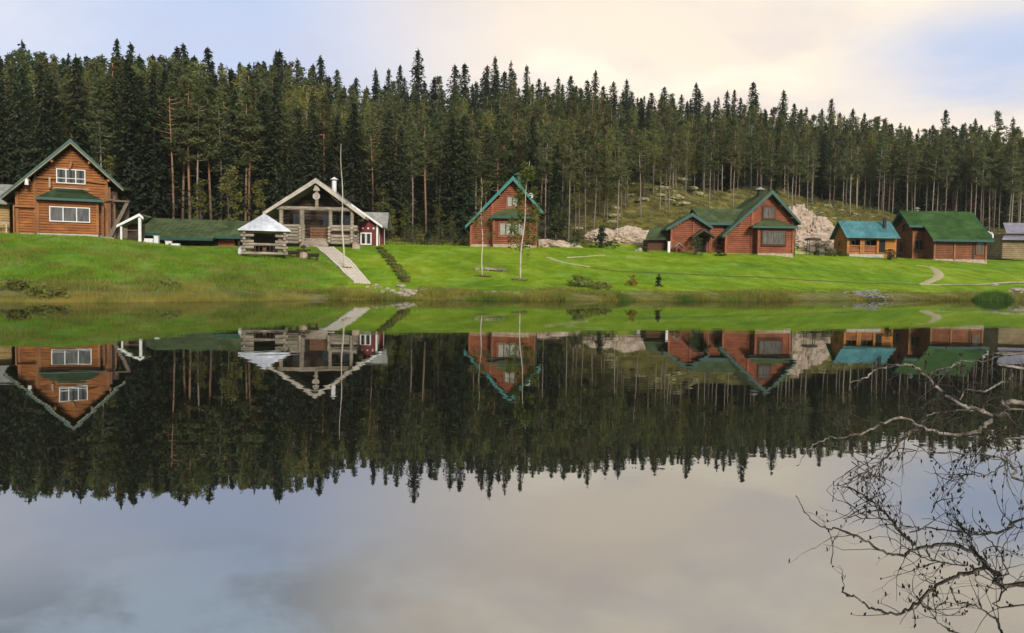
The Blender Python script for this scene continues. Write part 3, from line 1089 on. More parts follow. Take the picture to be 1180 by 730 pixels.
def chimney(root, x, y, z0, z1, r, mat, cap=True, capmat=None):
    m = MB().tube([(x, y, z0), (x, y, z1)], r, 12)
    c = m.build('chimney', mat, root, smooth=False)
    if cap:
        k = MB().cone((x, y, z1 + .1), r * 1.9, .03, r * 1.1, 12)
        for a in range(4):
            q = a * PI / 2
            k.tube([(x + r * .8 * math.cos(q), y + r * .8 * math.sin(q), z1 - .02), (x + r * .8 * math.cos(q), y + r * .8 * math.sin(q), z1 + .12)], .02, 4)
        k.build('chimney_cap', capmat or mat, c)
    return c


def dish(name, label, loc, rz, s=.35):
    d = thing(name, label, 'satellite dish', loc, rz)
    m = MB()
    n = 12
    vs = [(0, .12 * s / .35, 0)]
    fs = []
    for k in range(n):
        a = 2 * PI * k / n
        vs.append((s * math.cos(a), 0, s * math.sin(a) * 1.1))
    fs = [(0, 1 + k, 1 + (k + 1) % n) for k in range(n)]
    fs += [(0, 1 + (k + 1) % n, 1 + k) for k in range(0)]
    m.add(vs, fs)
    m.build('reflector', 'white_paint', d)
    MB().tube([(0, .1, 0), (0, .35, -.1), (0, .35, -.6)], .03, 6).build('bracket', 'white_paint', d)
    MB().tube([(0, 0, -s), (0, -.3, -.1)], .015, 5).build('feed_arm', 'white_paint', d)
    return d


def base_at(px, D, z=None):
    p = ground(px, D)
    if z is not None:
        p.z = z
    return p


# ---- house 1: brown-orange log house, far left
p = at(83, 273.3, 66)
H1 = cottage('log_house', 'large orange log house with green roof, white windows and a leaning stair at its side', p, math.radians(26), dict(
    roof=(-4.67, 2.86, 7.5, 3.67, 3.94), walls=(-3.75, -2.5, 2.5), depth=9, log='log_orange', trim='board_trim', roof_mat='roof_dark',
    barge='tan_board', verge='fascia_dark', barge_t=.21, barge2='fascia_dark', bay=(-2.3, 1.84), bay_eave=2.92, bay_top=(3.8, -1.05, .8), bay_roof=(-2.4, 2.25), bay_window=(-1.5, 1.32, 1.12, 2.3), bay_cols=3,
    top_window=(-1.05, 1.0, 4.2, 5.35), top_cols=3, frame='white_paint', curtain=('curtain_grey', 1.0), curtain_top=('curtain_grey', .7), low_bar=.36, overhang=1.0, base='concrete', course=.21))
MB().tube([(-2.4, -.16, 4.55), (-1.1, -.16, 4.55)], .1, 8).build('cross_beam', 'board_trim', H1)
MB().tube([(1.05, -.16, 4.5), (2.5, -.16, 4.36)], .1, 8).build('cross_beam', 'board_trim', H1)
m = MB().tube([(-.12, -.30, 5.35), (.05, -.30, 5.95)], .09, 6)
m.build('carved_bracket', 'log_end', H1)
m = MB()
m.box(-1.2, 1.3, -1.03, -.90, 3.72, 3.80)
m.build('loose_board', 'tan_board', H1)
MB().box(-1.55, -1.42, -.5, -.4, 3.8, 4.6).build('loose_board', 'tan_board', H1)
MB().tube([(-2.5, -.22, .1), (-2.5, -.22, 4.8)], .05, 6).build('downpipe', 'board_trim', H1)
m = MB().tube([(-3.0, -1.0, 4.35), (-3.0, -1.0, 4.2), (-3.0, -1.0, 3.85)], [.05, .13, .15], 8)
m.build('lamp', 'white_paint', H1)
m = MB().box(-4.0, -2.4, -.35, -.2, 2.18, 2.3).box(-4.0, -3.9, -.34, -.21, 0, 2.2)
m.build('porch_rail', 'board_trim', H1)
for bx in ((2.62, 2.8, -.15, .05, 0, 4.1), (2.15, 2.3, -1.0, -.85, 0, 2.85), (3.0, 3.14, -.6, -.45, 0, 3.4), (2.3, 2.99, -.55, -.45, 3.0, 3.12)):
    MB().box(*bx).build('porch_post', 'brown_wood', H1)
MB().box(2.52, 3.3, .35, .55, 0, 3.8).build('porch_wall', 'dark_wood', H1)
m = MB().slab([(-3.2, -2.0, -.02), (3.0, -2.0, -.02), (3.0, -.9, .0), (-3.2, -.9, .0)], .4)
m.build('terrace', 'concrete', H1)
st = MB()
st.prism([(2.5, 0.02), (2.85, 0.02), (4.15, 2.9), (3.9, 2.95)], -.9, -.75)
st.prism([(2.5, 0.02), (2.85, 0.02), (4.15, 2.9), (3.9, 2.95)], .15, .3)
for i in range(12):
    f = (i + .5) / 12
    x = 2.68 + 1.36 * f
    st.box(x - .10, x + .11, -.76, .16, .1 + 2.75 * f, .15 + 2.75 * f)
st.box(3.0, 4.15, -1.0, .4, 2.9, 3.02)
so_ = st.build('staircase', 'grey_brown', H1)
MB().prism([(2.9, .02), (4.0, .02), (4.2, 2.8)], .32, .40).build('stair_panel', 'grey_brown', so_)

# ---- neighbour at the left border of the photograph
p = at(-5, 270.5, 66.5)
HN = thing('yellow_house', 'pale yellow boarded house with grey roof edge, half hidden beside the orange log house', 'house', p, math.radians(28))
m = log_wall([(-.5, -5, .95), (2.7, -5, .95)], .2)
m.build('wall', 'pale_yellow_board', HN)
log_wall([(-.5, 0, 5), (2.6, 0, 5)], .2).build('side_wall', 'pale_yellow_board', HN, RIGHTM(.95))
m = MB().slab([(-5.5, -.8, 2.55), (1.6, -.8, 2.55), (1.2, 3, 4.3), (-5.5, 3, 4.3)], .15)
m.slab([(1.6, 6, 2.55), (-5.5, 6, 2.55), (-5.5, 3.02, 4.3), (1.2, 3.02, 4.3)], .15)
m.build('roof', 'roof_grey', HN)
window(HN, -.75, .15, 1.0, 2.0, -.045, 2, frame='white_paint')
m = MB()
for x in (.75, .2):
    m.box(x, x + .1, -1.0, -.9, -.3, 1.0)
m.box(-3, 1.0, -1.0, -.92, .85, .95)
m.build('porch_rail', 'pale_board', HN)

# ---- house 3: red gabled cottage in the middle
p = at(590, 284.6, 78)
CURT = ('curtain', .95)
H3 = cottage('log_cottage', 'narrow red log cottage with teal roof edges and white curtains, two birch trunks before it', p, 0, dict(
    roof=(-4.36, 1.85, 6.5, 2.84, 3.25), walls=(-3.87, -1.9, 2.3), depth=7, log='log_red', side_log='log_red', trim='board_trim_red', roof_mat='roof_green',
    barge='fascia_teal', barge2='fascia_dark', bay=(-1.72, 1.62), bay_eave=2.72, bay_top=(3.6, -.7, .5), bay_roof=(-2.15, 1.85), bay_window=(-1.2, 1.1, .98, 2.2), bay_cols=4,
    top_window=(-.55, .5, 3.72, 4.72), top_cols=2, frame='brown_wood', curtain=('curtain', 1.0), curtain_top=('curtain', 1.0), casing='board_trim_red'))
chimney(H3, .5, 3.2, 5.2, 6.95, .28, 'fascia_dark')
m = MB().tube([(2.45, -.25, 0), (2.45, -.25, 2.95), (2.7, -.5, 3.15)], .05, 6)
m.build('downpipe', 'fascia_dark', H3)

# ---- house 4: L-shaped red house
p = at(885.3, 294.6, 84)
H4 = cottage('log_house', 'L-shaped red log house with low green-roofed wing, steep gable, and doghouse beside it', p, 0, dict(
    roof=(-4.85, 1.9, 6.5, 2.95, 3.3), walls=(-4.35, -1.75, 2.4), depth=8, log='log_red', side_log='log_red', trim='board_trim_red', roof_mat='roof_green',
    barge='fascia_dark', bay=(-1.35, 2.1), bay_eave=2.85, bay_top=(3.6, -.6, 1.0), bay_roof=(-2.1, 2.35), bay_window=(-.95, 1.25, 1.1, 2.4), bay_cols=4,
    top_window=(-.65, .45, 3.75, 4.85), top_cols=2, frame='brown_wood', curtain=('curtain_grey', 1.0), curtain_top=('curtain_grey', 1.0), casing='dark_wood'))
chimney(H4, 0, 3.5, 5.6, 6.85, .32, 'black_metal', capmat='roof_grey')
dx = Matrix.Translation((0, 0, 0))


def h4x(px): return (px - 885.3) / 11.31 * 1.0


wy = 1.6   # the wing stands back from the gable
# wing with its ridge running left-right
zwr, zwe = 5.0, 3.3
m = MB()
m.slab([(h4x(812), wy - .6, zwe), (-2.2, wy - .6, zwe), (-1.0, wy + 2.6, zwr), (h4x(806), wy + 2.6, zwr)], .18)
m.slab([(-1.0, wy + 6.2, zwe), (h4x(806), wy + 6.2, zwe), (h4x(806), wy + 2.62, zwr), (-1.0, wy + 2.62, zwr)], .18)
seams(m, (h4x(812), wy - .6, zwe), (-2.2, wy - .6, zwe), (-1.0, wy + 2.6, zwr), (h4x(806), wy + 2.6, zwr), 16)
wr_ = m.build('wing_roof', 'roof_green', H4)
MB().box(h4x(810), -2.6, wy - .66, wy - .603, zwe - .25, zwe + .02).build('wing_fascia', 'fascia_dark', wr_)
log_wall([(-.5, h4x(812), -4.2), (zwe - .1, h4x(812), -4.2)], .2, y=wy).build('wing_wall', 'log_red', H4)
window(H4, h4x(829.5), h4x(835.5) + .05, 1.05, 1.75, wy - .045, 1, frame='brown_wood', casing='board_trim_red')
# left gable of the wing
gx0, gx1, gxp = h4x(774), h4x(818.5), h4x(796.5)
gz = 4.15
log_wall([(-.5, gx0, gx1), (2.55, gx0, gx1), (2.62, gx0 + .1, gx1 - .1), (gz - .2, gxp - .05, gxp + .05)], .2, y=wy - 1.2).build('wing_gable', 'log_red', H4)
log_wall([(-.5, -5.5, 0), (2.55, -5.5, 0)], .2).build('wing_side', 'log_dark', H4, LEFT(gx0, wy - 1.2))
m = chevron(MB(), gx0 - .6, 2.55, gxp, gz, gx1 + .15, 2.75, wy - 1.8, wy + 4.6, .18)
go = m.build('gable_roof', 'roof_green', H4)
chevron(MB(), gx0 - .63, 2.58, gxp, gz + .04, gx1 + .18, 2.78, wy - 1.86, wy - 1.803, .26).build('bargeboard', 'fascia_dark', go)
m = MB()
for x in (gx0 + .02, gxp + .25, gx1):
    MB().box(x - .09, x + .09, wy - 1.32, wy - 1.15, .1, 2.5 if x != gxp + .25 else 3.6).build('corner_board', 'board_trim_red', H4)
MB().box(h4x(822.5) - .08, h4x(822.5) + .08, wy - .12, wy + .05, .1, 3.0).build('corner_board', 'board_trim_red', H4)
# little porch over the door
px0, px1, pxm = h4x(794.5), h4x(820), h4x(807.5)
m = chevron(MB(), px0, 1.72, pxm, 2.55, px1, 1.78, wy - 2.9, wy - 1.2, .14)
po = m.build('porch_roof', 'roof_green', H4)
chevron(MB(), px0 - .02, 1.74, pxm, 2.58, px1 + .02, 1.80, wy - 2.95, wy - 2.902, .2).build('bargeboard', 'dark_wood', po)
m = MB()
for x in (px0 + .35, px1 - .35):
    MB().box(x - .07, x + .07, wy - 2.75, wy - 2.6, -.1, 1.75).build('porch_post', 'brown_wood', H4)
m = MB().box(h4x(804), h4x(814.5), wy - 1.30, wy - 1.25, .05, 1.9)
m.build('door', 'dark_inside', H4)
# lean-to shed at the far left of the wing
sx0, sx1 = h4x(750), h4x(771)
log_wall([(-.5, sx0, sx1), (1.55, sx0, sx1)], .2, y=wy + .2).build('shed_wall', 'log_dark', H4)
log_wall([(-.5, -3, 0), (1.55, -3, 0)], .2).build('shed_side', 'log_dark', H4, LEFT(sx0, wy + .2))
MB().slab([(sx0 - .35, wy - .4, 1.55), (sx1, wy - .4, 1.6), (sx1, wy + 2.6, 3.0), (sx0 + .55, wy + 2.6, 2.75)], .14).build('shed_roof', 'roof_green', H4)
m = MB().tube([(2.55, -.3, 0), (2.55, -.3, 2.9), (2.8, -.6, 3.2)], .05, 6)
m.build('downpipe', 'fascia_dark', H4)
W = H4.matrix_basis
# things beside it
q = at(782, 293.5, 82.5); q.z = tz(q.x, q.y)
d = thing('doghouse', 'small red doghouse with a peaked roof in front of the L-shaped red house', 'doghouse', q)
log_wall([(-.1, -.34, .34), (.55, -.34, .34), (.82, -.02, .02)], .12).build('wall', 'log_red', d)
MB().box(-.34, .34, .14, .8, -.1, .55).build('body', 'log_red', d)
do = chevron(MB(), -.5, .52, 0, .98, .5, .52, -.15, .9, .07).build('roof', 'roof_grey', d)
m = MB().box(-.14, .14, -.06, -.04, .05, .38)
m.build('entrance', 'dark_inside', d)
q = at(770.5, 294.5, 82.6); q.z = tz(q.x, q.y)
m = MB().box(-.12, .12, -.1, .1, -.1, 1.02).box(-.15, .15, -.13, .13, 1.02, 1.08)
tag(m.build('meter_post', 'white_paint', None, loc=q), 'short white service post on the lawn just left of the doghouse', 'post')

# ---- house 6: small yellow hut with teal roof
p = at(1003, 294.6, 93)
H6 = thing('wooden_hut', 'small honey-yellow timber hut with a teal metal roof and open veranda', 'hut', p)
S6 = 10.2
h6 = lambda px: (px - 1003) / S6
log_wall([(-.5, h6(976), h6(1013)), (.35, h6(976), h6(1013))], .18).build('wall', 'log_yellow', H6)
log_wall([(.35, h6(1019.5), h6(1032)), (2.0, h6(1019.5), h6(1032))], .18).build('wall', 'log_yellow', H6)
log_wall([(-.5, h6(1013), h6(1032)), (.35, h6(1013), h6(1032))], .18).build('wall', 'log_yellow', H6)
log_wall([(1.75, h6(976), h6(1019.5)), (2.05, h6(976), h6(1019.5))], .15).build('wall', 'log_yellow', H6)
m = MB()
for x in (976.5, 991.5, 993.8, 1010.5):
    MB().box(h6(x) - .12, h6(x) + .14, -.14, .05, .2, 1.9).build('veranda_post', 'log_yellow', H6)
MB().box(h6(978), h6(1010), -.09, -.02, 1.0, 1.1).build('rail', 'log_yellow', H6)
MB().box(h6(978), h6(1010), -.09, -.02, .5, .58).build('rail', 'log_yellow', H6)
MB().box(h6(977), h6(1011), .02, .06, .35, .95).build('rail_panel', 'log_red', H6)
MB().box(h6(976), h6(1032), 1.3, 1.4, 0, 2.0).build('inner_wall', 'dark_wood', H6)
MB().box(h6(1012.8), h6(1019.5), -.02, .02, .1, 1.9).build('door', 'dark_inside', H6)
window(H6, h6(981), h6(990), 1.15, 1.75, 1.25, 2, frame='white_paint')
window(H6, h6(996), h6(1008), 1.15, 1.75, 1.25, 2, frame='white_paint')
dep = 3.8
out = [(-.5, -dep, 0), (2.0, -dep, 0), (3.75, -dep / 2 - .05, -dep / 2 + .05)]
log_wall(out, .18).build('gable_wall', 'log_yellow', H6, LEFT(h6(976)))
log_wall([(-.5, 0, dep), (2.0, 0, dep), (3.75, dep / 2 - .05, dep / 2 + .05)], .18).build('gable_wall', 'log_yellow', H6, RIGHTM(h6(1032)))
window(H6, -2.3, -1.5, .95, 1.75, -.045, 1, frame='log_yellow', mtx=LEFT(h6(976)))
m = MB()
x0, x1 = h6(975.5) - .35, h6(1033)
m.slab([(x0, -.7, 2.0), (x1, -.7, 2.0), (x1, dep / 2, 3.95), (x0, dep / 2, 3.95)], .1)
m.slab([(x1, dep + .5, 2.0), (x0, dep + .5, 2.0), (x0, dep / 2 + .02, 3.95), (x1, dep / 2 + .02, 3.95)], .1)
seams(m, (x0, -.7, 2.0), (x1, -.7, 2.0), (x1, dep / 2, 3.95), (x0, dep / 2, 3.95), 18)
ro = m.build('roof', 'roof_teal', H6)
MB().tube([(x0, -.74, 1.94), (x1, -.74, 1.94)], .07, 8).build('gutter', 'roof_teal', ro)
chimney(H6, h6(1022), .9, 2.6, 4.1, .2, 'black_metal', capmat='black_metal')
MB().box(h6(975), h6(1014), -.9, -.1, -.6, .10).build('foundation', 'concrete', H6)

# ---- house 5: brown house with big bright green roof
p = at(1085, 300.6, 93)
H5 = thing('log_house', 'brown log house with one broad bright green roof slope, beside the yellow hut', 'house', p)
h5 = lambda px: (px - 1085) / 10.2
xa, xc, xd = -2.35, h5(1075), h5(1136)
yr = 2.2      # recessed part of the front
zr5, ye = 5.85, 0
log_wall([(-.5, xc, xd), (2.5, xc, xd)], .2).build('wall', 'log_brown', H5)
log_wall([(-.5, xa, xc), (3.45, xa, xc)], .2, y=yr).build('recessed_wall', 'log_brown', H5)
log_wall([(-.5, -yr, 0), (2.5, -yr, 0), (3.4, -yr, -yr + .9)], .2).build('return_wall', 'log_brown', H5, LEFT(xc))
dep = 8.0
rz0 = 4.0    # ridge distance back
log_wall([(-.5, -dep, -yr), (3.3, -dep, -yr), (5.4, -rz0 - .1, -rz0 + .1)], .2).build('gable_wall', 'log_brown', H5, LEFT(xa))
log_wall([(-.5, 0, dep), (2.4, 0, dep), (5.4, rz0 - .1, rz0 + .1)], .2).build('gable_wall', 'log_brown', H5, RIGHTM(xd))
m = MB()
x0, x1 = xa - .7, xd + .35
yF, yS = -.75, yr - .7
zat = lambda y: 2.35 + (zr5 - 2.35) * (y - yF) / (rz0 - yF)
m.slab([(xc - .45, yF, zat(yF)), (x1, yF, zat(yF)), (x1, rz0, zr5), (xc - .45, rz0, zr5)], .16)
m.slab([(x0, yS, zat(yS)), (xc - .45, yS, zat(yS)), (xc - .45, rz0, zr5), (x0, rz0, zr5)], .16)
m.slab([(x1, dep + .6, 2.5), (x0, dep + .6, 2.5), (x0, rz0 + .02, zr5), (x1, rz0 + .02, zr5)], .16)
seams(m, (xc - .45, yF, zat(yF)), (x1, yF, zat(yF)), (x1, rz0, zr5), (xc - .45, rz0, zr5), 22, .02, .03)
seams(m, (x0, yS, zat(yS)), (xc - .45, yS, zat(yS)), (xc - .45, rz0, zr5), (x0, rz0, zr5), 12, .02, .03)
ro = m.build('roof', 'roof_bright', H5)
m = MB()
m.box(xc - .47, x1 + .02, yF - .05, yF - .003, zat(yF) - .24, zat(yF) + .02)
m.box(x0 - .02, xc - .5, yS - .05, yS - .003, zat(yS) - .24, zat(yS) + .02)
m.build('eave_fascia', 'fascia_dark', ro)
m = MB()
m.prism_x([(yS, zat(yS) + .03), (yS, zat(yS) - .24), (rz0, zr5 - .28), (rz0, zr5 + .04)], x0 - .05, x0 - .003)
m.prism_x([(rz0, zr5 + .04), (rz0, zr5 - .28), (dep + .6, 2.28), (dep + .6, 2.53)], x0 - .05, x0 - .003)
MB().prism_x([(yF, zat(yF) + .03), (yF, zat(yF) - .24), (rz0, zr5 - .28), (rz0, zr5 + .04)], x1 + .003, x1 + .05).build('bargeboard', 'fascia_dark', ro)
m.build('bargeboard', 'fascia_dark', ro)
for x, y_, h in ((xc + .1, 0, 2.3), (xd - .1, 0, 2.3), (h5(1099), 0, 2.3), (xa + .1, yr, 3.2)):
    MB().box(x - .1, x + .1, y_ - .13, y_ + .05, .1, h).build('corner_board', 'board_trim', H5)
MB().box(h5(1120.5) - .08, h5(1120.5) + .12, -.09, -.05, .1, 2.3).build('drain_board', 'dark_wood', H5)
window(H5, -2.05, -1.15, 1.3, 2.35, yr - .045, 2, frame='dark_wood', curtain=('curtain_grey', .35), casing='brown_wood')
window(H5, h5(1124.5), h5(1131), .9, 2.15, -.045, 1, frame='brown_wood', curtain=('curtain_grey', 1.0), casing='brown_wood')
window(H5, -4.9, -3.9, 1.0, 2.3, -.045, 1, frame='dark_wood', casing='brown_wood', mtx=LEFT(xa))
window(H5, -4.4, -3.5, 3.4, 4.3, -.045, 1, frame='dark_wood', casing='brown_wood', mtx=LEFT(xa))
MB().box(xa - .06, xc, yr - .10, dep, -.9, .18).box(xc - .06, xd + .06, -.1, yr + .1, -.9, .18).build('foundation', 'stone_base', H5)
chimney(H5, h5(1076), rz0 + .3, 5.3, 6.0, .2, 'roof_grey')
MB().prism_x([(-.4, 3.0), (-.4, 2.6), (.6, 3.4)], xd + .36, xd + .5).build('eave_bracket', 'white_paint', H5)

# ---- grey shed at the right border
p = at(1186, 291.5, 104)
HS = thing('tan_shed', 'low tan shed with mauve metal roof, cut by the right border of the photograph', 'shed', p)
hs = lambda px: (px - 1186) / 9.13
log_wall([(-.8, hs(1155), hs(1215)), (1.75, hs(1155), hs(1215))], .25).build('wall', 'shed_board', HS)
log_wall([(-.8, -5, 0), (1.75, -5, 0)], .25).build('side_wall', 'shed_board', HS, LEFT(hs(1155)))
m = MB().slab([(hs(1150), -.8, 1.65), (hs(1220), -.8, 1.65), (hs(1216), 1.6, 2.25), (hs(1165), 1.6, 2.25)], .12)
m.slab([(hs(1165), 1.2, 2.55), (hs(1222), 1.2, 2.55), (hs(1218), 4.0, 4.0), (hs(1176), 4.0, 4.0)], .12)
m.build('roof', 'roof_purple', HS)
MB().box(hs(1168), hs(1216), 1.6, 5, 1.5, 2.5).build('upper_wall', 'shed_board', HS)

# ---- long low building with green roof
p = at(225, 282.5, 73)
HB = thing('long_barn', 'long low outbuilding under one wide green roof between the orange log house and the gazebo', 'barn', p, math.radians(4))
hb = lambda px: (px - 225) / 13.0
m = MB()
zrB = 2.55
for a, b, z, y in ((160, 187, .95, -.3), (187, 249, .55, -1.2), (249, 292, .78, -.6)):
    m.slab([(hb(a), y, z), (hb(b), y, z), (hb(b), 4, zrB - (hb(b) + 5) * .018), (hb(a), 4, zrB - (hb(a) + 5) * .018)], .14)
    seams(m, (hb(a), y, z), (hb(b), y, z), (hb(b), 4, zrB - (hb(b) + 5) * .018), (hb(a), 4, zrB - (hb(a) + 5) * .018), max(3, int((b - a) / 6)), .012, .03)
m.slab([(hb(292), 9, 1), (hb(160), 9, 1), (hb(160), 4.02, zrB), (hb(292), 4.02, zrB - .19)], .14)
ro = m.build('roof', 'roof_green', HB)
m = MB()
for a, b, z, y in ((160, 186.8, .95, -.3), (187, 249, .55, -1.2), (249.2, 292, .78, -.6)):
    m.box(hb(a), hb(b), y - .05, y - .003, z - .2, z + .02)
m.build('eave_fascia', 'fascia_dark', ro)
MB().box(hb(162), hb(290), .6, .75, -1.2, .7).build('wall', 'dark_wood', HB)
m = MB()
m.box(hb(249.5), hb(268), .35, .5, -1.0, .65)
m.build('orange_panel', 'log_red', HB)
m = MB()
for x in (190, 205, 222, 240, 275, 289):
    MB().box(hb(x) - .06, hb(x) + .06, -.25, -.12, -1.0, .55).build('post', 'dark_wood', HB)
# white-framed lean-to at its left end
p = at(152, 281.0, 63.5)
HL = thing('shelter', 'open lean-to shelter with white posts and white roof edge beside the green-roofed outbuilding', 'shelter', p, math.radians(10))
hl = lambda px: (px - 152) / 14.96
MB().box(hl(139.5), hl(141.5), 0, .14, -.6, 1.3).build('post', 'white_paint', HL)
MB().box(hl(159), hl(162), 0, .16, -.6, 2.0).build('post', 'white_paint', HL)
m = MB().prism([(hl(136), 1.2), (hl(136), 1.38), (hl(160.5), 2.32), (hl(160.5), 2.1)], -.15, -.05)
m.prism([(hl(160.5), 2.1), (hl(160.5), 2.32), (hl(165), 2.05), (hl(165), 1.85)], -.15, -.05)
m.build('roof_edge', 'white_paint', HL)
MB().slab([(hl(136.5), -.04, 1.36), (hl(160.5), -.04, 2.3), (hl(160.5), 3.4, 2.3), (hl(136.5), 3.4, 1.36)], .1).build('roof', 'roof_grey', HL)
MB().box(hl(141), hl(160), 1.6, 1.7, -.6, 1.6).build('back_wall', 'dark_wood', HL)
MB().box(hl(141), hl(160), .05, .11, .05, .18).build('rail', 'brown_wood', HL)
MB().box(hl(142), hl(158), .07, .11, 1.0, 1.06).build('rail', 'brown_wood', HL)
for i, (px, py, sx, sz, lab, col) in enumerate([
        (172, 281.5, .34, .5, 'leftmost of the white stacked boards beside the lean-to shelter', 'white_paint'),
        (180.5, 283.5, .16, .8, 'upright white post between the lean-to shelter and the barn wall', 'white_paint'),
        (194.5, 284, .22, .42, 'white bucket-sized block under the eave of the green-roofed outbuilding', 'white_paint'),
        (201, 284.5, .42, .28, 'flat white block lying right of the bucket-sized one under the green eave', 'white_paint')]):
    q = at(px, py, 64.5); q.z = tz(q.x, q.y)
    sz *= .8
    m = MB()
    m.box(-sx, sx, -.12, .12, -.3, sz)
    if sx > .3:
        m.box(-sx * 1.05, sx * .2, -.2, -.13, -.3, sz * .55).box(sx * .3, sx * .95, -.25, -.14, -.3, sz * .8)
    else:
        m.box(-sx * 1.15, sx * 1.15, -.15, .15, sz, sz + .04)
    tag(m.build('white_board' if i in (0,) else ('white_post' if i == 1 else 'white_block'), col, None, loc=q), lab, 'post' if i == 1 else 'block')

# ---- grey log cabin with porch and red annex
p = at(368.6, 283.2, 70)
HC = thing('log_cabin', 'weathered grey log cabin with open gabled porch and white chimney pipe, beside the red annex', 'cabin', p, math.radians(3))
c_ = lambda px: (px - 368.6) / 13.57
m = chevron(MB(), -4.25, 2.55, 0, 5.4, 4.0, 2.4, -1.9, 7, .2)
ro = m.build('roof', 'roof_grey', HC)
m = chevron(MB(), -4.3, 2.58, 0, 5.46, 4.04, 2.43, -1.98, -1.903, .28)
m.build('bargeboard', 'pale_board', ro)
# back wall of the porch
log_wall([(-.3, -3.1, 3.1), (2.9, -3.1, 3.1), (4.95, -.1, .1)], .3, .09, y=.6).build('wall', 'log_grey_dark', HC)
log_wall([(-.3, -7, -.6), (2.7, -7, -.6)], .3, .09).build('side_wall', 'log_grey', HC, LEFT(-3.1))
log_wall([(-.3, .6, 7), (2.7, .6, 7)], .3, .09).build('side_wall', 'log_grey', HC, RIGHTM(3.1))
m = MB().tube([(-3.25, -1.5, 3.0), (3.2, -1.5, 2.95)], [.17, .19], 10)
m.build('tie_beam', 'log_grey', HC, smooth=False)
m = MB().tube([(.0, -1.5, 3.1), (0, -1.5, 5.05)], [.15, .12], 8)
kp = m.build('king_post', 'log_grey', HC)
m = MB().tube([(0, -1.7, 4.0), (0, -1.58, 4.0)], .3, 14)
m.tube([(0, -1.74, 4.0), (0, -1.69, 4.0)], .16, 10)
m.prism([(-.28, 4.45), (.28, 4.45), (.12, 4.9), (-.12, 4.9)], -1.66, -1.55)
m.build('carved_disc', 'pale_board', kp)
for x, z0, r_ in ((-2.9, -.2, .17), (-1.2, -.2, .2), (1.13, 1.2, .15), (2.9, 1.0, .15)):
    MB().tube([(x, -1.5, z0), (x, -1.5, 2.85)], r_, 9).build('porch_post', 'log_grey', HC)
for xa_, xb_, xs_, skip in ((-3.25, -.95, (-2.9, -1.25), 9), (1.0, 3.35, (1.1, 2.95), 3)):
    m = MB()
    for k in range(5):
        z = .2 + k * .27
        if k != skip: m.tube([(xa_, -1.5, z), (xb_, -1.5, z)], .135, 9)
        for x in xs_:
            m.tube([(x, -1.95, z + .13), (x, -.9, z + .13)], .13, 9)
    m.tube([(xa_ + .2, -1.5, 1.52), (xb_, -1.5, 1.52)], .145, 9)
    m.build('porch_railing', 'log_grey', HC)
m = MB()
for k in range(3):
    m.box(-.95, 1.0, -1.9 + k * .4, -1.4 + k * .4 + .3, -.2, .12 + k * .22)
m.build('porch_steps', 'log_grey', HC)
MB().box(-3, 3, -.75, .6, -.3, .55).build('porch_floor', 'log_grey', HC)
m = MB()
for k in range(4):
    m.box(-.8, 1.0, -.2 + .0 * k, -.1, .6 + k * .24, .8 + k * .24)
m.build('bench', 'brown_wood', HC)
window(HC, -2.7, -1.42, 1.3, 2.7, .5, 2, frame='dark_wood', fw=.045)
window(HC, .12, 1.05, 1.25, 2.65, .5, 1, frame='dark_wood', fw=.045)
window(HC, 1.28, 2.6, 1.25, 2.65, .5, 2, frame='dark_wood', fw=.045)
m = MB().box(-.85, -.15, .38, .46, .5, 2.45)
do = m.build('door', 'dark_wood', HC)
MB().tube([(-.15, .32, 1.5), (-.15, .38, 1.5)], .05, 6).build('door_handle', 'black_metal', do)
chimney(HC, .82, 2.2, 4.2, 5.7, .2, 'white_paint', capmat='white_paint')
MB().box(3.0, 3.6, -1.9, -1.2, -.4, .15).build('corner_stone', 'stone_base', HC)
MB().box(-3.2, 3.2, -1.0, 7, -.9, -.22).build('foundation', 'stone_base', HC)
# red annex
AX0, AX1 = 3.0, 4.72
p = HC.matrix_basis
HA = thing('red_annex', 'dark red boarded annex with white trim and grey roof adjoining the grey cabin', 'annex', at(368.6, 283.2, 70), math.radians(3))
m = MB().prism([(2.6, -.8), (4.75, -.8), (4.75, 1.85), (2.6, 3.35)], .9, 1.1)
m.box(4.62, 4.75, 1.1, 6.4, -.8, 1.85)
for i in range(22):
    m.box(2.65 + i * .097, 2.67 + i * .097, .88, .9, -.8, 1.8)
for i in range(26):
    m.box(4.75, 4.77, 1.2 + i * .2, 1.23 + i * .2, -.8, 1.8)
m.build('wall', 'red_paint', HA)
for bx in ((4.64, 4.80, .84, .98, -.8, 1.9), (4.752, 4.80, 2.1, 2.2, -.8, 1.8), (4.752, 4.8, 6.25, 6.4, -.8, 1.8)):
    MB().box(*bx).build('corner_board', 'white_paint', HA)
m = MB().slab([(2.5, .5, 3.62), (2.5, 3.0, 3.62), (5.15, 3.0, 1.78), (5.15, .5, 1.78)], .1)
m.slab([(1.2, 3.0, 3.0), (5.4, 2.7, 1.75), (5.3, 5.0, 3.25), (1.2, 5.0, 3.25)], .1)
m.slab([(5.4, 7.2, 1.9), (1.2, 7.2, 1.9), (1.2, 5.02, 3.25), (5.3, 5.02, 3.25)], .1)
ro = m.build('roof', 'roof_grey', HA)
m = MB().prism([(2.55, 3.42), (2.55, 3.62), (5.2, 1.80), (5.2, 1.60)], .43, .49)
m.build('roof_edge', 'white_paint', ro)
MB().prism_x([(2.9, 1.7), (6.9, 1.9), (5.0, 3.1)], 4.66, 4.76).build('gable_wall', 'red_paint', HA)
window(HA, 3.3, 4.25, .15, 1.2, .88, 2, frame='white_paint', curtain=('curtain', .3), fw=.1)
m = MB()
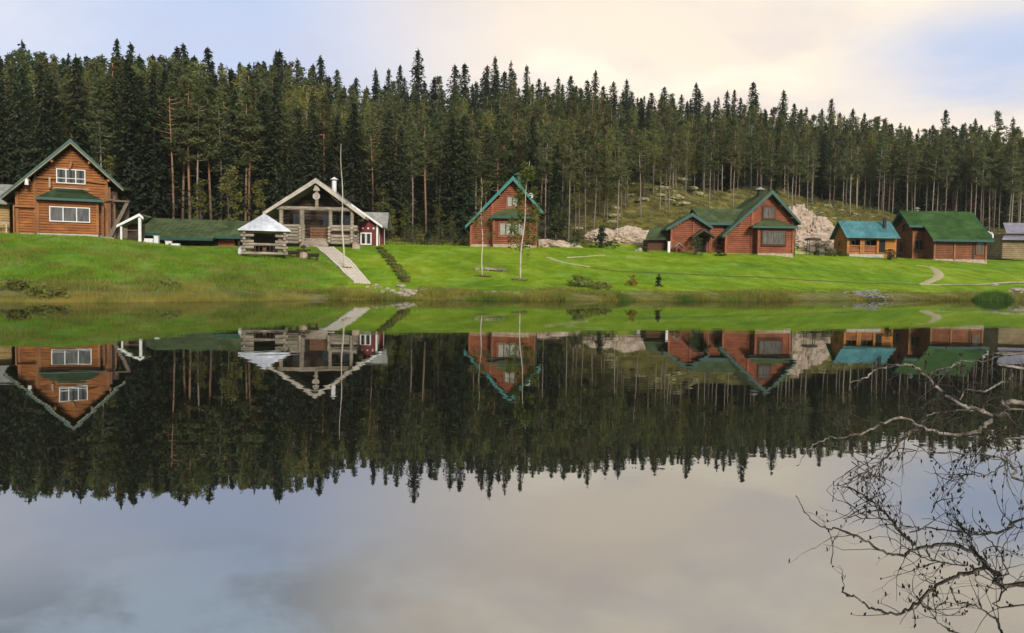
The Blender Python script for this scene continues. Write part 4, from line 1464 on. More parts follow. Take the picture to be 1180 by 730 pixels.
for x in (3.05, 3.5, 3.95, 4.4):
    MB().box(x - .07, x + .07, .84, .89, 1.5, 1.64).build('white_block', 'white_paint', HA)
m.box(2.95, 3.55, .8, .89, 2.15, 2.3).box(3.4, 3.55, .81, .888, 2.3, 2.6)
m.build('white_trim', 'white_paint', HA)

# ---- gazebo of logs
p = at(304.7, 293.0, 57.7)
HG = thing('gazebo', 'square log gazebo with a white pyramid roof on the lawn left of the grey cabin', 'gazebo', p, math.radians(17))
m = MB()
hw, ez, pz = 1.32, 1.6, 2.82
e = 1.72
m.add([(-e, -e, ez), (e, -e, ez), (e, e, ez), (-e, e, ez), (0, 0, pz), (-e, -e, ez - .07), (e, -e, ez - .07), (e, e, ez - .07), (-e, e, ez - .07)],
      [(0, 1, 4), (1, 2, 4), (2, 3, 4), (3, 0, 4), (8, 7, 6, 5), (0, 5, 6, 1), (1, 6, 7, 2), (2, 7, 8, 3), (3, 8, 5, 0)])
for (a, b) in (((-e, -e), (e, -e)), ((e, -e), (e, e))):
    for i in range(1, 9):
        t = i / 9
        q0 = Vector((a[0] + (b[0] - a[0]) * t, a[1] + (b[1] - a[1]) * t, ez + .006))
        k = 1 - abs(2 * t - 1)
        top = Vector((q0.x * (1 - k) if a[0] == b[0] else q0.x, q0.y * (1 - k) if a[1] == b[1] else q0.y, ez + (pz - ez) * k + .006))
        m.tube([q0, top], .012, 4)
m.build('roof', 'roof_white', HG)
for sx in (-1, 1):
    for sy in (-1, 1):
        m = MB()
        for k in range(8):
            z = .02 + k * .2
            L = .62
            cx, cy = sx * hw, sy * hw
            if k % 2 == 0:
                m.tube([(cx + sx * .22, cy, z), (cx - sx * L, cy, z)], .105, 9)
            else:
                m.tube([(cx, cy + sy * .22, z), (cx, cy - sy * L, z)], .105, 9)
        m.build('log_corner', 'log_grey', HG)
m = MB()
for s in (-1, 1):
    for z in (.02, .62):
        m.tube([(-hw, s * hw, z), (hw, s * hw, z)], .1, 9)
        m.tube([(s * hw, -hw, z + .02), (s * hw, hw, z + .02)], .1, 9)
    m.tube([(-hw, s * hw, 1.48), (hw, s * hw, 1.48)], .1, 9)
    m.tube([(s * hw, -hw, 1.5), (s * hw, hw, 1.5)], .1, 9)
m.build('half_wall', 'log_grey', HG)
m = MB()
for i in range(6):
    MB().box(-.62 + i * .24, -.57 + i * .24, -hw - .03, -hw + .03, .1, .55).build('baluster', 'dark_wood', HG)
m = MB().box(-.9, .9, .6, .7, .1, 1.3)
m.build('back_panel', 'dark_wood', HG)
m = MB().box(-.6, .6, -.45, .45, .62, .68).box(-.08, .08, -.08, .08, 0, .62)
m.build('table', 'brown_wood', HG)
q = at(277.5, 293.5, 57.2); q.z = tz(q.x, q.y)
m = MB().tube([(0, 0, -.1), (0, 0, .25), (0, 0, .42)], [.2, .2, .12], 10).tube([(0, 0, .42), (0, 0, .5)], .08, 8)
tag(m.build('canister', 'white_paint', None, loc=q), 'pale canister standing at the left foot of the log gazebo', 'canister')

# ---- garden table and log seats
q = at(350, 291.6, 59.5); q.z = tz(q.x, q.y)
t_ = thing('garden_table', 'dark rustic garden table with a pale foot on the lawn between gazebo and boardwalk', 'table', q)
m = MB().box(-.42, .42, -.35, .35, .48, .6).blob((0, 0, .78), (.2, .2, .16), 3, 1, .3)
m.build('tabletop', 'dark_wood', t_)
MB().tube([(0, 0, -.2), (0, 0, .2), (0, 0, .5)], [.34, .3, .22], 8).build('pedestal', 'stone_base', t_)
for px, lab in ((338.5, 'dark low stool left of the rustic garden table'), (361, 'dark low stool right of the rustic garden table')):
    q = at(px, 293.4 if px < 350 else 293.0, 58.9); q.z = tz(q.x, q.y)
    s = thing('garden_stool', lab, 'stool', q, 0, 'dark stools round the garden table')
    MB().tube([(-.38, 0, .36), (.38, 0, .36)], [.13, .13], 8).box(-.4, .4, -.16, .16, .40, .48).build('seat', 'dark_wood', s)
    for x in (-.26, .26):
        MB().tube([(x, 0, -.15), (x, 0, .32)], .09, 7).build('leg', 'dark_wood', s)

# ---- boardwalk
bw = MB()
Lp = [hit(*k) for k in ((364.5, 286.2), (375, 295), (384, 304), (396, 316), (408, 326.3))]
Rp = [hit(*k) for k in ((385, 286.0), (395, 294.5), (405, 302), (414, 313), (427, 327.3))]
NPL = 6
for j in range(NPL):
    for i in range(len(Lp) - 1):
        n = 4
        for k in range(n):
            t0, t1 = k / n, (k + 1) / n
            def pt(t, u):
                a = Lp[i].lerp(Lp[i + 1], t); b = Rp[i].lerp(Rp[i + 1], t)
                q = a.lerp(b, u)
                q.z = tz(q.x, q.y) + .12
                return q
            u0, u1 = (j + .07) / NPL, (j + .93) / NPL
            bw.slab([pt(t0, u0), pt(t0, u1), pt(t1, u1), pt(t1, u0)], .14)
tag(bw.build('boardwalk', 'plank'), 'pale plank boardwalk running down the lawn from the grey cabin to the water', 'boardwalk')

# ---- shelter bench by the bare rock, and its bits
q = at(936, 294.6, 88); q.z = tz(q.x, q.y)
b_ = thing('garden_swing', 'thin-framed garden swing with a small roof, before the bare pink rock', 'swing', q, .2)
m = MB()
for x in (-.55, .55):
    for y in (-.35, .35):
        m.tube([(x, y, -.1), (x * .92, y * .5, 1.6)], .035, 6)
m.build('frame', 'black_metal', b_)
MB().prism([(-.75, 1.58), (.75, 1.58), (.62, 1.78), (-.3, 1.86), (-.68, 1.70)], -.5, .5).build('canopy', 'dark_wood', b_)
MB().box(-.48, .48, -.22, .22, .4, .48).box(-.48, .48, .2, .26, .48, .95).build('seat', 'grey_brown', b_)
for px, lab in ((948, 'low dark garden bench right of the garden swing'), (957, 'low dark garden bench nearest the yellow hut')):
    q = at(px, 294.0, 89); q.z = tz(q.x, q.y)
    s = thing('garden_bench', lab, 'bench', q, 0, 'benches before the bare rock')
    MB().box(-.55, .55, -.2, .2, .38, .46).box(-.55, .55, .18, .24, .5, .8).build('seat', 'grey_brown', s)
    for x in (-.45, .45):
        MB().box(x - .05, x + .05, -.18, .22, -.1, .38).build('leg', 'dark_wood', s)
dish('satellite_dish', 'round white satellite dish on the right roof slope of the narrow red cottage', at(611.5, 226, 79.0), -.2, .26)
dish('satellite_dish', 'white satellite dish on the right roof slope of the L-shaped red house', at(904, 239, 85.5), .5, .28)
dish('satellite_dish', 'small white satellite dish by the right roof end of the brown house', at(1127.5, 261, 96.5), .5, .24)


# ------------------------------------------------------------------ foliage meshes
def quads_to_mesh(name, C, U, V, mat):
    """leaf quads: centres C, half-axes U and V (n,3)"""
    n = len(C)
    v = np.stack([C - U - V * .6, C + U - V, C + U * 1.1 + V * .7, C - U * .8 + V], 1).reshape(-1, 3)
    f = np.arange(n * 4).reshape(n, 4)
    return np_mesh(name, v, f, mat)


def unit(v):
    return v / np.maximum(np.linalg.norm(v, axis=1, keepdims=True), 1e-9)


def spruce_crown(seed, h, R, start=.06, name='crown', mat='needle_spruce', density=1.0):
    g = np.random.default_rng(seed)
    C, U, V = [], [], []
    z = start * h
    while z < h - .15:
        fr = (z - start * h) / (h * (1 - start))
        prof = (1 - fr) ** .68 * min(1, .55 + fr * 3.5)
        n = int((5 + 3 * (1 - fr)) * density + g.random())
        a0 = g.random() * 6.28
        for k in range(n):
            if g.random() < .07: continue
            az = a0 + 6.283 * k / n + g.normal(0, .22)
            L = R * prof * g.uniform(.62, 1.18) + .12
            ns = int(3 + L * 5.5)
            t = (np.arange(ns) + g.random(ns)) / ns
            droop = -(.32 + .25 * (1 - fr)) * L * t ** 1.15 + .16 * L * t ** 3
            rad = L * t
            side = g.normal(0, .13, ns) * (1 - t * .6) * L
            cx = rad * math.cos(az) - side * math.sin(az)
            cy = rad * math.sin(az) + side * math.cos(az)
            cz = z + droop + g.normal(0, .07, ns)
            yaw = az + g.normal(0, .75, ns)
            d = np.stack([np.cos(yaw), np.sin(yaw), g.uniform(-1.0, -.05, ns)], 1)
            d = unit(d)
            s = np.stack([-np.sin(yaw), np.cos(yaw), g.normal(0, .45, ns)], 1)
            s = unit(s)
            ln = g.uniform(.13, .28, ns) * (0.75 + .35 * (1 - fr))
            wd = g.uniform(.055, .12, ns)
            C.append(np.stack([cx, cy, cz], 1)); U.append(d * ln[:, None]); V.append(s * wd[:, None])
        z += g.uniform(.26, .44) * (.75 + .4 * (1 - fr))
    # the leader
    for k in range(10):
        zz = h - .05 * k * 1.6
        C.append(np.array([[g.normal(0, .02 + .012 * k), g.normal(0, .02 + .012 * k), zz]]))
        U.append(np.array([[g.normal(0, .05), g.normal(0, .05), .2]])); V.append(np.array([[.04 + .01 * k, g.normal(0, .03), 0]]))
    return quads_to_mesh(name, np.concatenate(C), np.concatenate(U), np.concatenate(V), mat)


def clump_crown(seed, clumps, per, rad, leaf, mat, name='crown', flat=.65):
    """leaf quads gathered round clump centres [(x,y,z,scale)]"""
    g = np.random.default_rng(seed)
    C, U, V = [], [], []
    for (x, y, z, s) in clumps:
        n = max(3, int(per * s * g.uniform(.7, 1.3)))
        p = unit(g.normal(0, 1, (n, 3))) * (g.random((n, 1)) ** .5) * rad * s
        p[:, 2] *= flat
        C.append(p + np.array([x, y, z]))
        d = unit(g.normal(0, 1, (n, 3)) * np.array([1, 1, .55]))
        e = unit(np.cross(d, g.normal(0, 1, (n, 3))))
        ln = g.uniform(.6, 1.25, (n, 1)) * leaf
        U.append(d * ln); V.append(e * ln * g.uniform(.35, .7, (n, 1)))
    return quads_to_mesh(name, np.concatenate(C), np.concatenate(U), np.concatenate(V), mat)


def pine_crown(seed, h, R, start, mat='needle_pine', per=34):
    g = np.random.default_rng(seed)
    cl = []
    limbs = []
    z = start * h
    while z < h - .3:
        fr = (z - start * h) / (h * (1 - start))
        prof = (math.sin(min(1, fr * 1.15 + .16) * PI) ** .6) * (1 - fr * .35) * min(1, .45 + fr * 2.2)
        n = g.integers(2, 5)
        for k in range(n):
            az = g.random() * 6.283
            L = R * prof * g.uniform(.45, 1.15) + .2
            rise = g.uniform(.0, .5) * L * (.3 + fr)
            limbs.append(((0, 0, z), (L * math.cos(az), L * math.sin(az), z + rise)))
            m = max(1, int(L / .55))
            for q in range(m):
                t = (q + 1 + g.uniform(-.2, .2)) / m
                if t < .3: continue
                cl.append((L * t * math.cos(az) + g.normal(0, .12), L * t * math.sin(az) + g.normal(0, .12), z + rise * t + .1, g.uniform(.65, 1.15)))
        z += g.uniform(.32, .6)
    for k in range(4):
        cl.append((g.normal(0, .15), g.normal(0, .15), h - .25 * k, .55))
    return clump_crown(seed + 5, cl, per, .56, .125, mat), limbs


def trunk_mesh(seed, h, r, mat, limbs=(), stubs=0, bend=.25, top=.25, stub_z=(.2, .6), forks=0):
    g = np.random.default_rng(seed)
    m = MB()
    ax, ay, ph = g.normal(0, bend), g.normal(0, bend), g.random() * 6
    P = []
    n = 10

    def cen(t):
        return Vector((ax * t * t * (1 - .5 * t) + .05 * math.sin(ph + t * 7) * bend * 4, ay * t * t * (1 - .5 * t) + .05 * math.cos(ph + t * 6) * bend * 4, h * t))
    c0 = cen(0)
    P = [cen(i / n) - Vector((c0.x, c0.y, 0)) for i in range(n + 1)]
    P[0].z = -.6
    rr = [r * (1.25 if i == 0 else 1) * (1 - (1 - top) * (i / n) ** 1.1) for i in range(n + 1)]
    m.tube(P, rr, 8)

    def axis_at(z):
        t = min(max(z / h, 0), 1)
        return cen(t) - Vector((c0.x, c0.y, 0))
    for (a, b) in limbs:
        a = axis_at(a[2])
        b = Vector(b)
        mid = a.lerp(b, .5) + Vector((0, 0, -.08))
        k = .16 * r + .012
        m.tube([a, mid, b], [k * 1.5, k, k * .5], 4, cap=False)
    for k in range(stubs):
        z = h * g.uniform(*stub_z)
        a = axis_at(z)
        az = g.random() * 6.283
        L = g.uniform(.25, .9)
        m.tube([a, a + Vector((math.cos(az) * L * .6, math.sin(az) * L * .6, -.02)), a + Vector((math.cos(az) * L, math.sin(az) * L, g.uniform(-.35, .15)))], [.028, .02, .008], 4, cap=False)
    me = bpy.data.meshes.new('trunk')
    me.from_pydata(m.v, [], m.f)
    me.materials.append(M[mat])
    me.polygons.foreach_set('use_smooth', [True] * len(me.polygons))
    me.update()
    return me


VAR = {'spruce': [], 'spire': [], 'pine': [], 'slender': [], 'leafy': [], 'grey': []}
HREF = {'spruce': 17.0, 'spire': 15.0, 'pine': 17.0, 'slender': 16.0, 'leafy': 8.0, 'grey': 13.0}
for i in range(5):
    VAR['spruce'].append((trunk_mesh(10 + i, 16.6, .17, 'bark_spruce', stubs=10, stub_z=(.05, .3), bend=.1, top=.1), spruce_crown(20 + i, 17.0, 2.5 + .35 * (i % 3), .08 + .05 * (i % 3), density=1.1)))
for i in range(6):
    VAR['spire'].append((trunk_mesh(30 + i, 14.6, .13, 'bark_spruce', bend=.08, top=.1), spruce_crown(40 + i, 15.0, 1.7 + .3 * (i % 4), .08, density=1.0)))
for i in range(6):
    cr, lb = pine_crown(50 + i, 17.0, 2.0 + .2 * (i % 3), .42 + .05 * (i % 4))
    VAR['pine'].append((trunk_mesh(60 + i, 16.6, .145, 'bark_pine', lb, stubs=8, stub_z=(.2, .5)), cr))
for i in range(6):
    cr, lb = pine_crown(70 + i, 16.0, 1.5 + .22 * (i % 3), .44 + .05 * (i % 4), per=30)
    VAR['slender'].append((trunk_mesh(80 + i, 15.7, .115, 'bark_pale', lb, stubs=16, stub_z=(.12, .55)), cr))
for i in range(3):
    g = np.random.default_rng(90 + i)
    cl = [(g.normal(0, .75), g.normal(0, .75), 1.6 + 5.9 * g.random() ** .9, g.uniform(.5, 1.1)) for _ in range(46)]
    cl = [(x * (1.15 - z / 9.5), y * (1.15 - z / 9.5), z, s) for x, y, z, s in cl]
    VAR['leafy'].append((trunk_mesh(95 + i, 7.0, .07, 'bark_spruce', [((0, 0, z * .75), (x, y, z)) for x, y, z, s in cl[:22]], bend=.3), clump_crown(97 + i, cl, 26, .5, .13, 'leaf_olive', flat=.8)))
for i in range(3):
    g = np.random.default_rng(190 + i)
    cl = [(g.normal(0, .55), g.normal(0, .55), 4.5 + 8.2 * g.random(), g.uniform(.5, 1.1)) for _ in range(60)]
    cl = [(x * (1.6 - z / 12), y * (1.6 - z / 12), z, s) for x, y, z, s in cl]
    VAR['grey'].append((trunk_mesh(195 + i, 12.4, .09, 'bark_pale', [((0, 0, z * .85), (x, y, z)) for x, y, z, s in cl[:26]], stubs=8, bend=.3), clump_crown(197 + i, cl, 34, .62, .10, 'leaf_olive', flat=1.1)))

TREE_NAME = {'spruce': 'spruce_tree', 'spire': 'spruce_tree', 'pine': 'pine_tree', 'slender': 'pine_tree', 'leafy': 'leafy_tree', 'grey': 'leafy_tree'}
TREES = []      # (kind, px, point, height, row)


def region(px):
    for lim, s in ((45, 'behind orange house left eave'), (105, 'behind orange house gable'), (165, 'between orange house and long barn'), (225, 'behind long barn left half'),
                   (290, 'behind long barn right half'), (340, 'behind log gazebo'), (400, 'behind grey cabin'), (455, 'behind red annex'),
                   (500, 'in gap right of annex'), (542, 'left of narrow red cottage'), (625, 'behind narrow red cottage'), (680, 'right of narrow red cottage'),
                   (730, 'above low pink ledge'), (770, 'above brown shed end'), (830, 'behind L-shaped house wing'), (912, 'behind L-shaped house gable'),
                   (965, 'above bare rock face'), (1030, 'behind yellow hut'), (1085, 'behind bright roof left half'), (1137, 'behind bright roof right half'), (2000, 'above tan shed')):
        if px < lim:
            return s


ORD = ['first', 'second', 'third', 'fourth', 'fifth', 'sixth', 'seventh', 'eighth', 'ninth', 'tenth', 'eleventh', 'twelfth', 'thirteenth', 'fourteenth', 'fifteenth', 'sixteenth', 'seventeenth', 'eighteenth', 'nineteenth', 'twentieth']
F = lambda xs, ys: (lambda px: float(np.interp(px, xs, ys)))
front_D = F([-100, 0, 150, 290, 400, 480, 590, 680, 740, 800, 885, 1000, 1180, 1300], [80, 81, 82, 83, 86, 89, 91, 95, 103, 110, 118, 133, 130, 130])
front_top = F([-100, 0, 150, 230, 300, 400, 500, 600, 700, 800, 900, 1000, 1100, 1180, 1300], [80, 82, 80, 84, 95, 130, 145, 150, 158, 158, 160, 168, 160, 160, 165])
ridge_D = F([-100, 0, 300, 400, 590, 740, 885, 1000, 1180, 1300], [135, 135, 145, 165, 178, 185, 190, 200, 212, 215])
sky_top = F([-100, 0, 30, 60, 90, 137, 165, 212, 250, 300, 330, 370, 420, 450, 480, 520, 570, 600, 650, 690, 730, 800, 865, 900, 960, 1020, 1080, 1145, 1180, 1300],
            [60, 62, 56, 66, 68, 56, 66, 62, 68, 72, 68, 76, 92, 92, 84, 90, 80, 86, 88, 92, 98, 104, 106, 116, 124, 132, 143, 146, 152, 160])


def add_tree(kind, px, D, ytop, row):
    b = ground(px, D)
    top = at(px, ytop, D)
    h = top.z - b.z
    h = min(max(h, 5.0 if kind not in ('leafy',) else 1.5), 25.0)
    TREES.append((kind, px, b, h, row))


random.seed(11)
rr = random.Random(11)
# front edge, where trunks show: columns read from the photograph, plus fill
FRONT = [(-18, 'spruce'), (3, 'spruce'), (20, 'spire'), (48, 'spruce'), (62, 'spruce'), (90, 'spire'), (114, 'slender'), (118, 'slender'), (132, 'spire'), (161, 'spruce'), (150, 'spire'), (178, 'spruce'),
         (200, 'pine'), (210.5, 'pine'), (219, 'pine'), (228, 'slender'), (243.5, 'pine'), (255, 'slender'), (283, 'pine'), (287, 'pine'), (270, 'spruce'), (302, 'spruce'), (318, 'spruce'), (345, 'spruce'), (360, 'spire'),
         (374, 'pine'), (388, 'spruce'), (407, 'spruce'), (416, 'slender'), (429.5, 'pine'), (447, 'spruce'), (462, 'spire'), (475, 'slender'), (491, 'pine'), (506, 'slender'), (520, 'spruce'), (533, 'spire'),
         (548, 'slender'), (559, 'slender'), (574, 'pine'), (588, 'spruce'), (612, 'spire'), (628, 'slender'), (640, 'spruce'), (655, 'slender'), (663, 'slender'), (667, 'slender'), (674.5, 'slender'), (684, 'slender'), (696, 'grey'),
         (711, 'slender'), (720.5, 'slender'), (738.5, 'slender'), (747, 'slender'), (753, 'grey'), (767, 'slender'), (770.5, 'slender'), (779, 'slender'), (790, 'grey'), (811, 'slender'), (817, 'slender'), (827, 'slender'),
         (845, 'slender'), (865, 'slender'), (877, 'slender'), (888, 'slender'), (908, 'slender'), (912.5, 'slender'), (916, 'slender'), (930, 'slender'), (935.5, 'slender'), (956, 'slender'), (971, 'slender'), (979.5, 'slender'),
         (987, 'slender'), (996, 'slender'), (1012, 'slender'), (1017.5, 'slender'), (1028, 'slender'), (1045, 'slender'), (1054, 'slender'), (1073, 'slender'), (1079, 'slender'), (1088, 'slender'), (1100, 'slender'), (1117, 'pine'),
         (1122.5, 'slender'), (1130, 'slender'), (1139.5, 'slender'), (1144.5, 'slender'), (1151, 'slender'), (1162, 'slender'), (1165, 'slender'), (1174, 'slender'), (1183, 'slender'), (1196, 'slender')]
for px, k in FRONT:
    yt = front_top(px) + rr.uniform(-14, 16)
    if k in ('pine',) and px < 300: yt = front_top(px) + rr.uniform(-2, 14)
    if k == 'spire': yt -= 6
    D = front_D(px) + (rr.uniform(0, 4) if px < 640 else rr.uniform(-3, 7))
    add_tree(k, px, D, yt, 0)
# further rows up the slope
ROWS = 7
for r in range(1, ROWS):
    t = r / (ROWS - 1)
    sp = {1: 12.5, 2: 13, 3: 14, 4: 15, 5: 14, 6: 10.5}[r]
    px = -30 + rr.uniform(0, sp)
    while px < 1212:
        D = front_D(px) + (ridge_D(px) - front_D(px)) * t ** 1.15 + rr.uniform(-3.5, 3.5)
        y0 = front_top(px); y1 = sky_top(px)
        yt = y0 + (y1 - y0) * t ** .85
        u = rr.random()
        if r == 6:
            kind = 'spruce' if u < .55 else 'spire' if u < .92 else 'pine'
            yt += abs(rr.gauss(0, 12)) - 2
        elif r == 5:
            kind = 'spruce' if u < .38 else 'spire' if u < .62 else 'pine' if u < .92 else 'grey'
            yt += rr.uniform(-2, 16)
        else:
            left = px < 330
            kind = ('spruce' if u < .24 else 'spire' if u < .36 else 'pine' if u < .86 else 'grey') if left else \
                   ('spruce' if u < .06 else 'spire' if u < .11 else 'pine' if u < .54 else 'slender' if u < .74 else 'grey')
            yt += rr.uniform(-9, 14)
        add_tree(kind, px, D, yt, r)
        px += sp * rr.uniform(.6, 1.4)
# single tops that break the skyline
for px, yt, k, D in ((480.5, 57, 'spruce', 168), (136, 46, 'spire', 128), (152, 50, 'spruce', 122), (28, 47, 'spire', 130), (212, 51, 'spruce', 132), (205, 54, 'spire', 136), (240, 55, 'spire', 134), (322, 58, 'spruce', 140), (318, 60, 'spire', 142), (369, 65, 'spire', 150),
                     (460, 76, 'spire', 170), (447, 80, 'spire', 168), (432, 79, 'spire', 165), (523, 75, 'spruce', 172), (534, 74, 'spire', 172), (569, 66, 'spire', 176), (587, 71, 'spire', 178), (605, 76, 'spire', 178), (560, 76, 'spruce', 176), (684, 82, 'spire', 184),
                     (865, 95, 'spire', 188), (900, 104, 'spruce', 190), (1086, 127, 'spire', 205), (1144, 128, 'slender', 205), (955, 114, 'spire', 196), (800, 96, 'spire', 186), (720, 92, 'spruce', 184), (1120, 137, 'spire', 205), (1163, 136, 'spire', 208)):
    add_tree(k, px, D, yt, 6)
# low leafy growth under the front edge
for px, yt, dd, k in ((265, 188, 0, 'leafy'), (231, 206, 1, 'leafy'), (297, 205, 1, 'leafy'), (322, 232, 1, 'leafy'), (441, 214, 1.5, 'leafy'), (436, 232, 1.2, 'leafy'), (452, 240, 0, 'leafy'), (466, 238, 1, 'leafy'), (128, 175, 2, 'leafy'),
                      (505, 235, 2, 'leafy'), (520, 246, 0, 'leafy'), (640, 232, 2, 'leafy'), (655, 250, 0, 'leafy'), (700, 170, 6, 'grey'), (742, 160, 8, 'grey'), (776, 150, 8, 'grey'), (760, 168, 2, 'grey'), (668, 180, 4, 'grey'), (800, 160, 10, 'grey'), (822, 165, 8, 'grey'), (850, 168, 8, 'grey'), (716, 165, 4, 'grey')):
    add_tree(k, px, front_D(px) + dd - 2, yt, -1 if k == 'leafy' else 0)

ROWNAME = {-1: 'low leafy', 0: 'front', 1: 'second row', 2: 'third row', 3: 'lower slope', 4: 'mid slope', 5: 'upper slope', 6: 'skyline'}
LOOK = {'spruce': 'broad spruce', 'spire': 'narrow spruce', 'pine': 'orange-trunked pine', 'slender': 'thin pale-trunked pine', 'leafy': 'low yellow-green leafy tree', 'grey': 'thin olive leafy tree'}
ROWWHERE = {-1: 'at forest edge', 0: 'in front row', 1: 'in second row', 2: 'in third row', 3: 'low on slope', 4: 'halfway up slope', 5: 'high on slope', 6: 'on skyline'}
buckets = {}
for t_i, (kind, px, b, h, row) in enumerate(TREES):
    buckets.setdefault((kind, row, region(px)), []).append((px, t_i))
LABEL = {}
for (kind, row, reg), lst in buckets.items():
    lst.sort()
    for k, (px, ti) in enumerate(lst):
        if len(lst) == 1:
            LABEL[ti] = f'{LOOK[kind]} {ROWWHERE[row]}, {reg}'
        else:
            LABEL[ti] = f'{ORD[k]} {LOOK[kind]} from left {ROWWHERE[row]}, {reg}'


def make_tree(kind, b, h, label, group, g, row=0):
    var = g.choice(VAR[kind])
    name = TREE_NAME[kind]
    o = thing(name, label, 'tree', (b.x, b.y, b.z), g.uniform(0, 6.283), group)
    s = h / HREF[kind]
    sw = s ** .75 * g.uniform(.86, 1.14)
    if kind in ('spire',): sw = s ** .6 * g.uniform(.85, 1.2)
    if row == 6: sw *= 1.22
    o.scale = (sw, sw, s)
    if kind in ('pine', 'slender', 'grey'):
        o.rotation_euler = (g.gauss(0, .016), g.gauss(0, .016), g.uniform(0, 6.283))
    link_mesh('trunk', var[0], o)
    link_mesh('crown', var[1], o)
    return o


GROUP = {'spruce': 'dark spruces of the forest', 'spire': 'dark spruces of the forest', 'pine': 'orange-trunked pines of the forest', 'slender': 'pale-trunked pines of the forest', 'leafy': 'leafy trees of the forest edge', 'grey': 'olive leafy trees of the forest'}
gt = random.Random(5)
order = sorted(range(len(TREES)), key=lambda i: TREES[i][4])
count = {}
for ti in order:
    kind, px, b, h, row = TREES[ti]
    make_tree(kind, b, h, LABEL[ti], GROUP[kind], gt, row)
    count[TREE_NAME[kind]] = count.get(TREE_NAME[kind], 0) + 1
print('TREES', count)


# the deep mass of the wood: what stands behind, between and beside the trees one can tell apart
def mesh_arrays(me):
    v = np.empty(len(me.vertices) * 3, np.float32); me.vertices.foreach_get('co', v)
    f = np.empty(len(me.polygons) * 4, np.int32); me.polygons.foreach_get('vertices', f)
    return v.reshape(-1, 3), f.reshape(-1, 4)


def deep_wood():
    g = random.Random(77)
    low = [spruce_crown(300 + i, 14.0, 1.9, .04, density=.72) for i in range(3)]
    arr = [mesh_arrays(m) for m in low]
    Vs, Fs, off = [], [], 0
    spots = []
    for _ in range(1350):
        px = g.uniform(-420, 1560)
        fd, rd = front_D(px), ridge_D(px)
        inside = -40 < px < 1220
        D = g.uniform(fd + 9, rd + 60) if inside else g.uniform(fd, rd + 40)
        spots.append((px, D, inside))
    for px, D, inside in spots:
        b = ground(px, D)
        fd, rd = front_D(px), ridge_D(px)
        t = min(1, max(0, (D - fd) / (rd - fd)))
        yt = front_top(px) + (sky_top(px) - front_top(px)) * t ** .85 + (g.uniform(10, 34) if t < .75 else g.uniform(6, 18))
        h = at(px, yt, min(D, rd)).z - b.z if D < rd else 13
        h = min(max(h, 6), 17)
        v, f = arr[g.randrange(3)]
        a = g.uniform(0, 6.28)
        s = h / 14.0
        sw = g.uniform(.85, 1.25)
        R = np.array([[math.cos(a) * sw, -math.sin(a) * sw, 0], [math.sin(a) * sw, math.cos(a) * sw, 0], [0, 0, s]])
        Vs.append(v @ R.T + np.array([b.x, b.y, b.z]))
        Fs.append(f + off)
        off += len(v)
    me = np_mesh('distant_forest', np.concatenate(Vs), np.concatenate(Fs), 'needle_mixed')
    tag(link_mesh('distant_forest', me), 'dark mass of spruce wood filling the hill behind the single trees', 'forest', None, 'stuff')
    for m_ in low: bpy.data.meshes.remove(m_)


deep_wood()


# ------------------------------------------------------------------ young birches on the lawn
def birch(px, py, D, ytop, name_lab, lean, leafy, r=.07, leaf=None):
    b = at(px, py, D); b.z = tz(b.x, b.y)
    top = at(px + lean, ytop, D)
    h = top.z - b.z
    dx = top.x - b.x
    o = thing('birch_tree', name_lab, 'tree', b)
    g = np.random.default_rng(int(px))
    m = MB()
    n = 14
    pts = [Vector((dx * (i / n) + .05 * math.sin(i * .9 + px), .05 * math.cos(i * 1.1), h * i / n)) for i in range(n + 1)]
    pts[0].z = -.3
    m.tube(pts, [r * (1 - .8 * i / n) for i in range(n + 1)], 7)
    m.build('trunk', 'bark_birch', o, smooth=True)
    tw = MB()
    ends = []
    for k in range(26):
        t = g.uniform(.3, .98)
        a = pts[int(t * n)]
        az = g.random() * 6.28
        L = (1.15 - t) * h * .16 + .15
        e = a + Vector((math.cos(az) * L, math.sin(az) * L, L * .75))
        tw.tube([a, a.lerp(e, .5) + Vector((0, 0, -.03)), e], [.011, .007, .003], 4, cap=False)
        ends.append((a, e))
        for q in range(2):
            s = a.lerp(e, g.uniform(.4, .9))
            f = s + Vector((g.normal(0, .2), g.normal(0, .2), g.normal(.08, .15)))
            tw.tube([s, f], [.007, .003], 3, cap=False)
            ends.append((s, f))
    tw.build('branches', 'grey_brown', o)
    if leafy > 0:
        cl = []
        for a, e in ends:
            for q in range(leafy):
                p = a.lerp(e, g.uniform(.4, 1.1))
                cl.append((p.x + g.normal(0, .08), p.y + g.normal(0, .08), p.z - g.uniform(0, .35 if leafy < 5 else .8), g.uniform(.5, 1.1)))
        me = clump_crown(int(px), cl, 5 if leafy < 5 else 6, .24, .065 if leafy < 5 else .085, leaf or 'leaf_green', flat=1.2)
        link_mesh('crown', me, o)
    return o


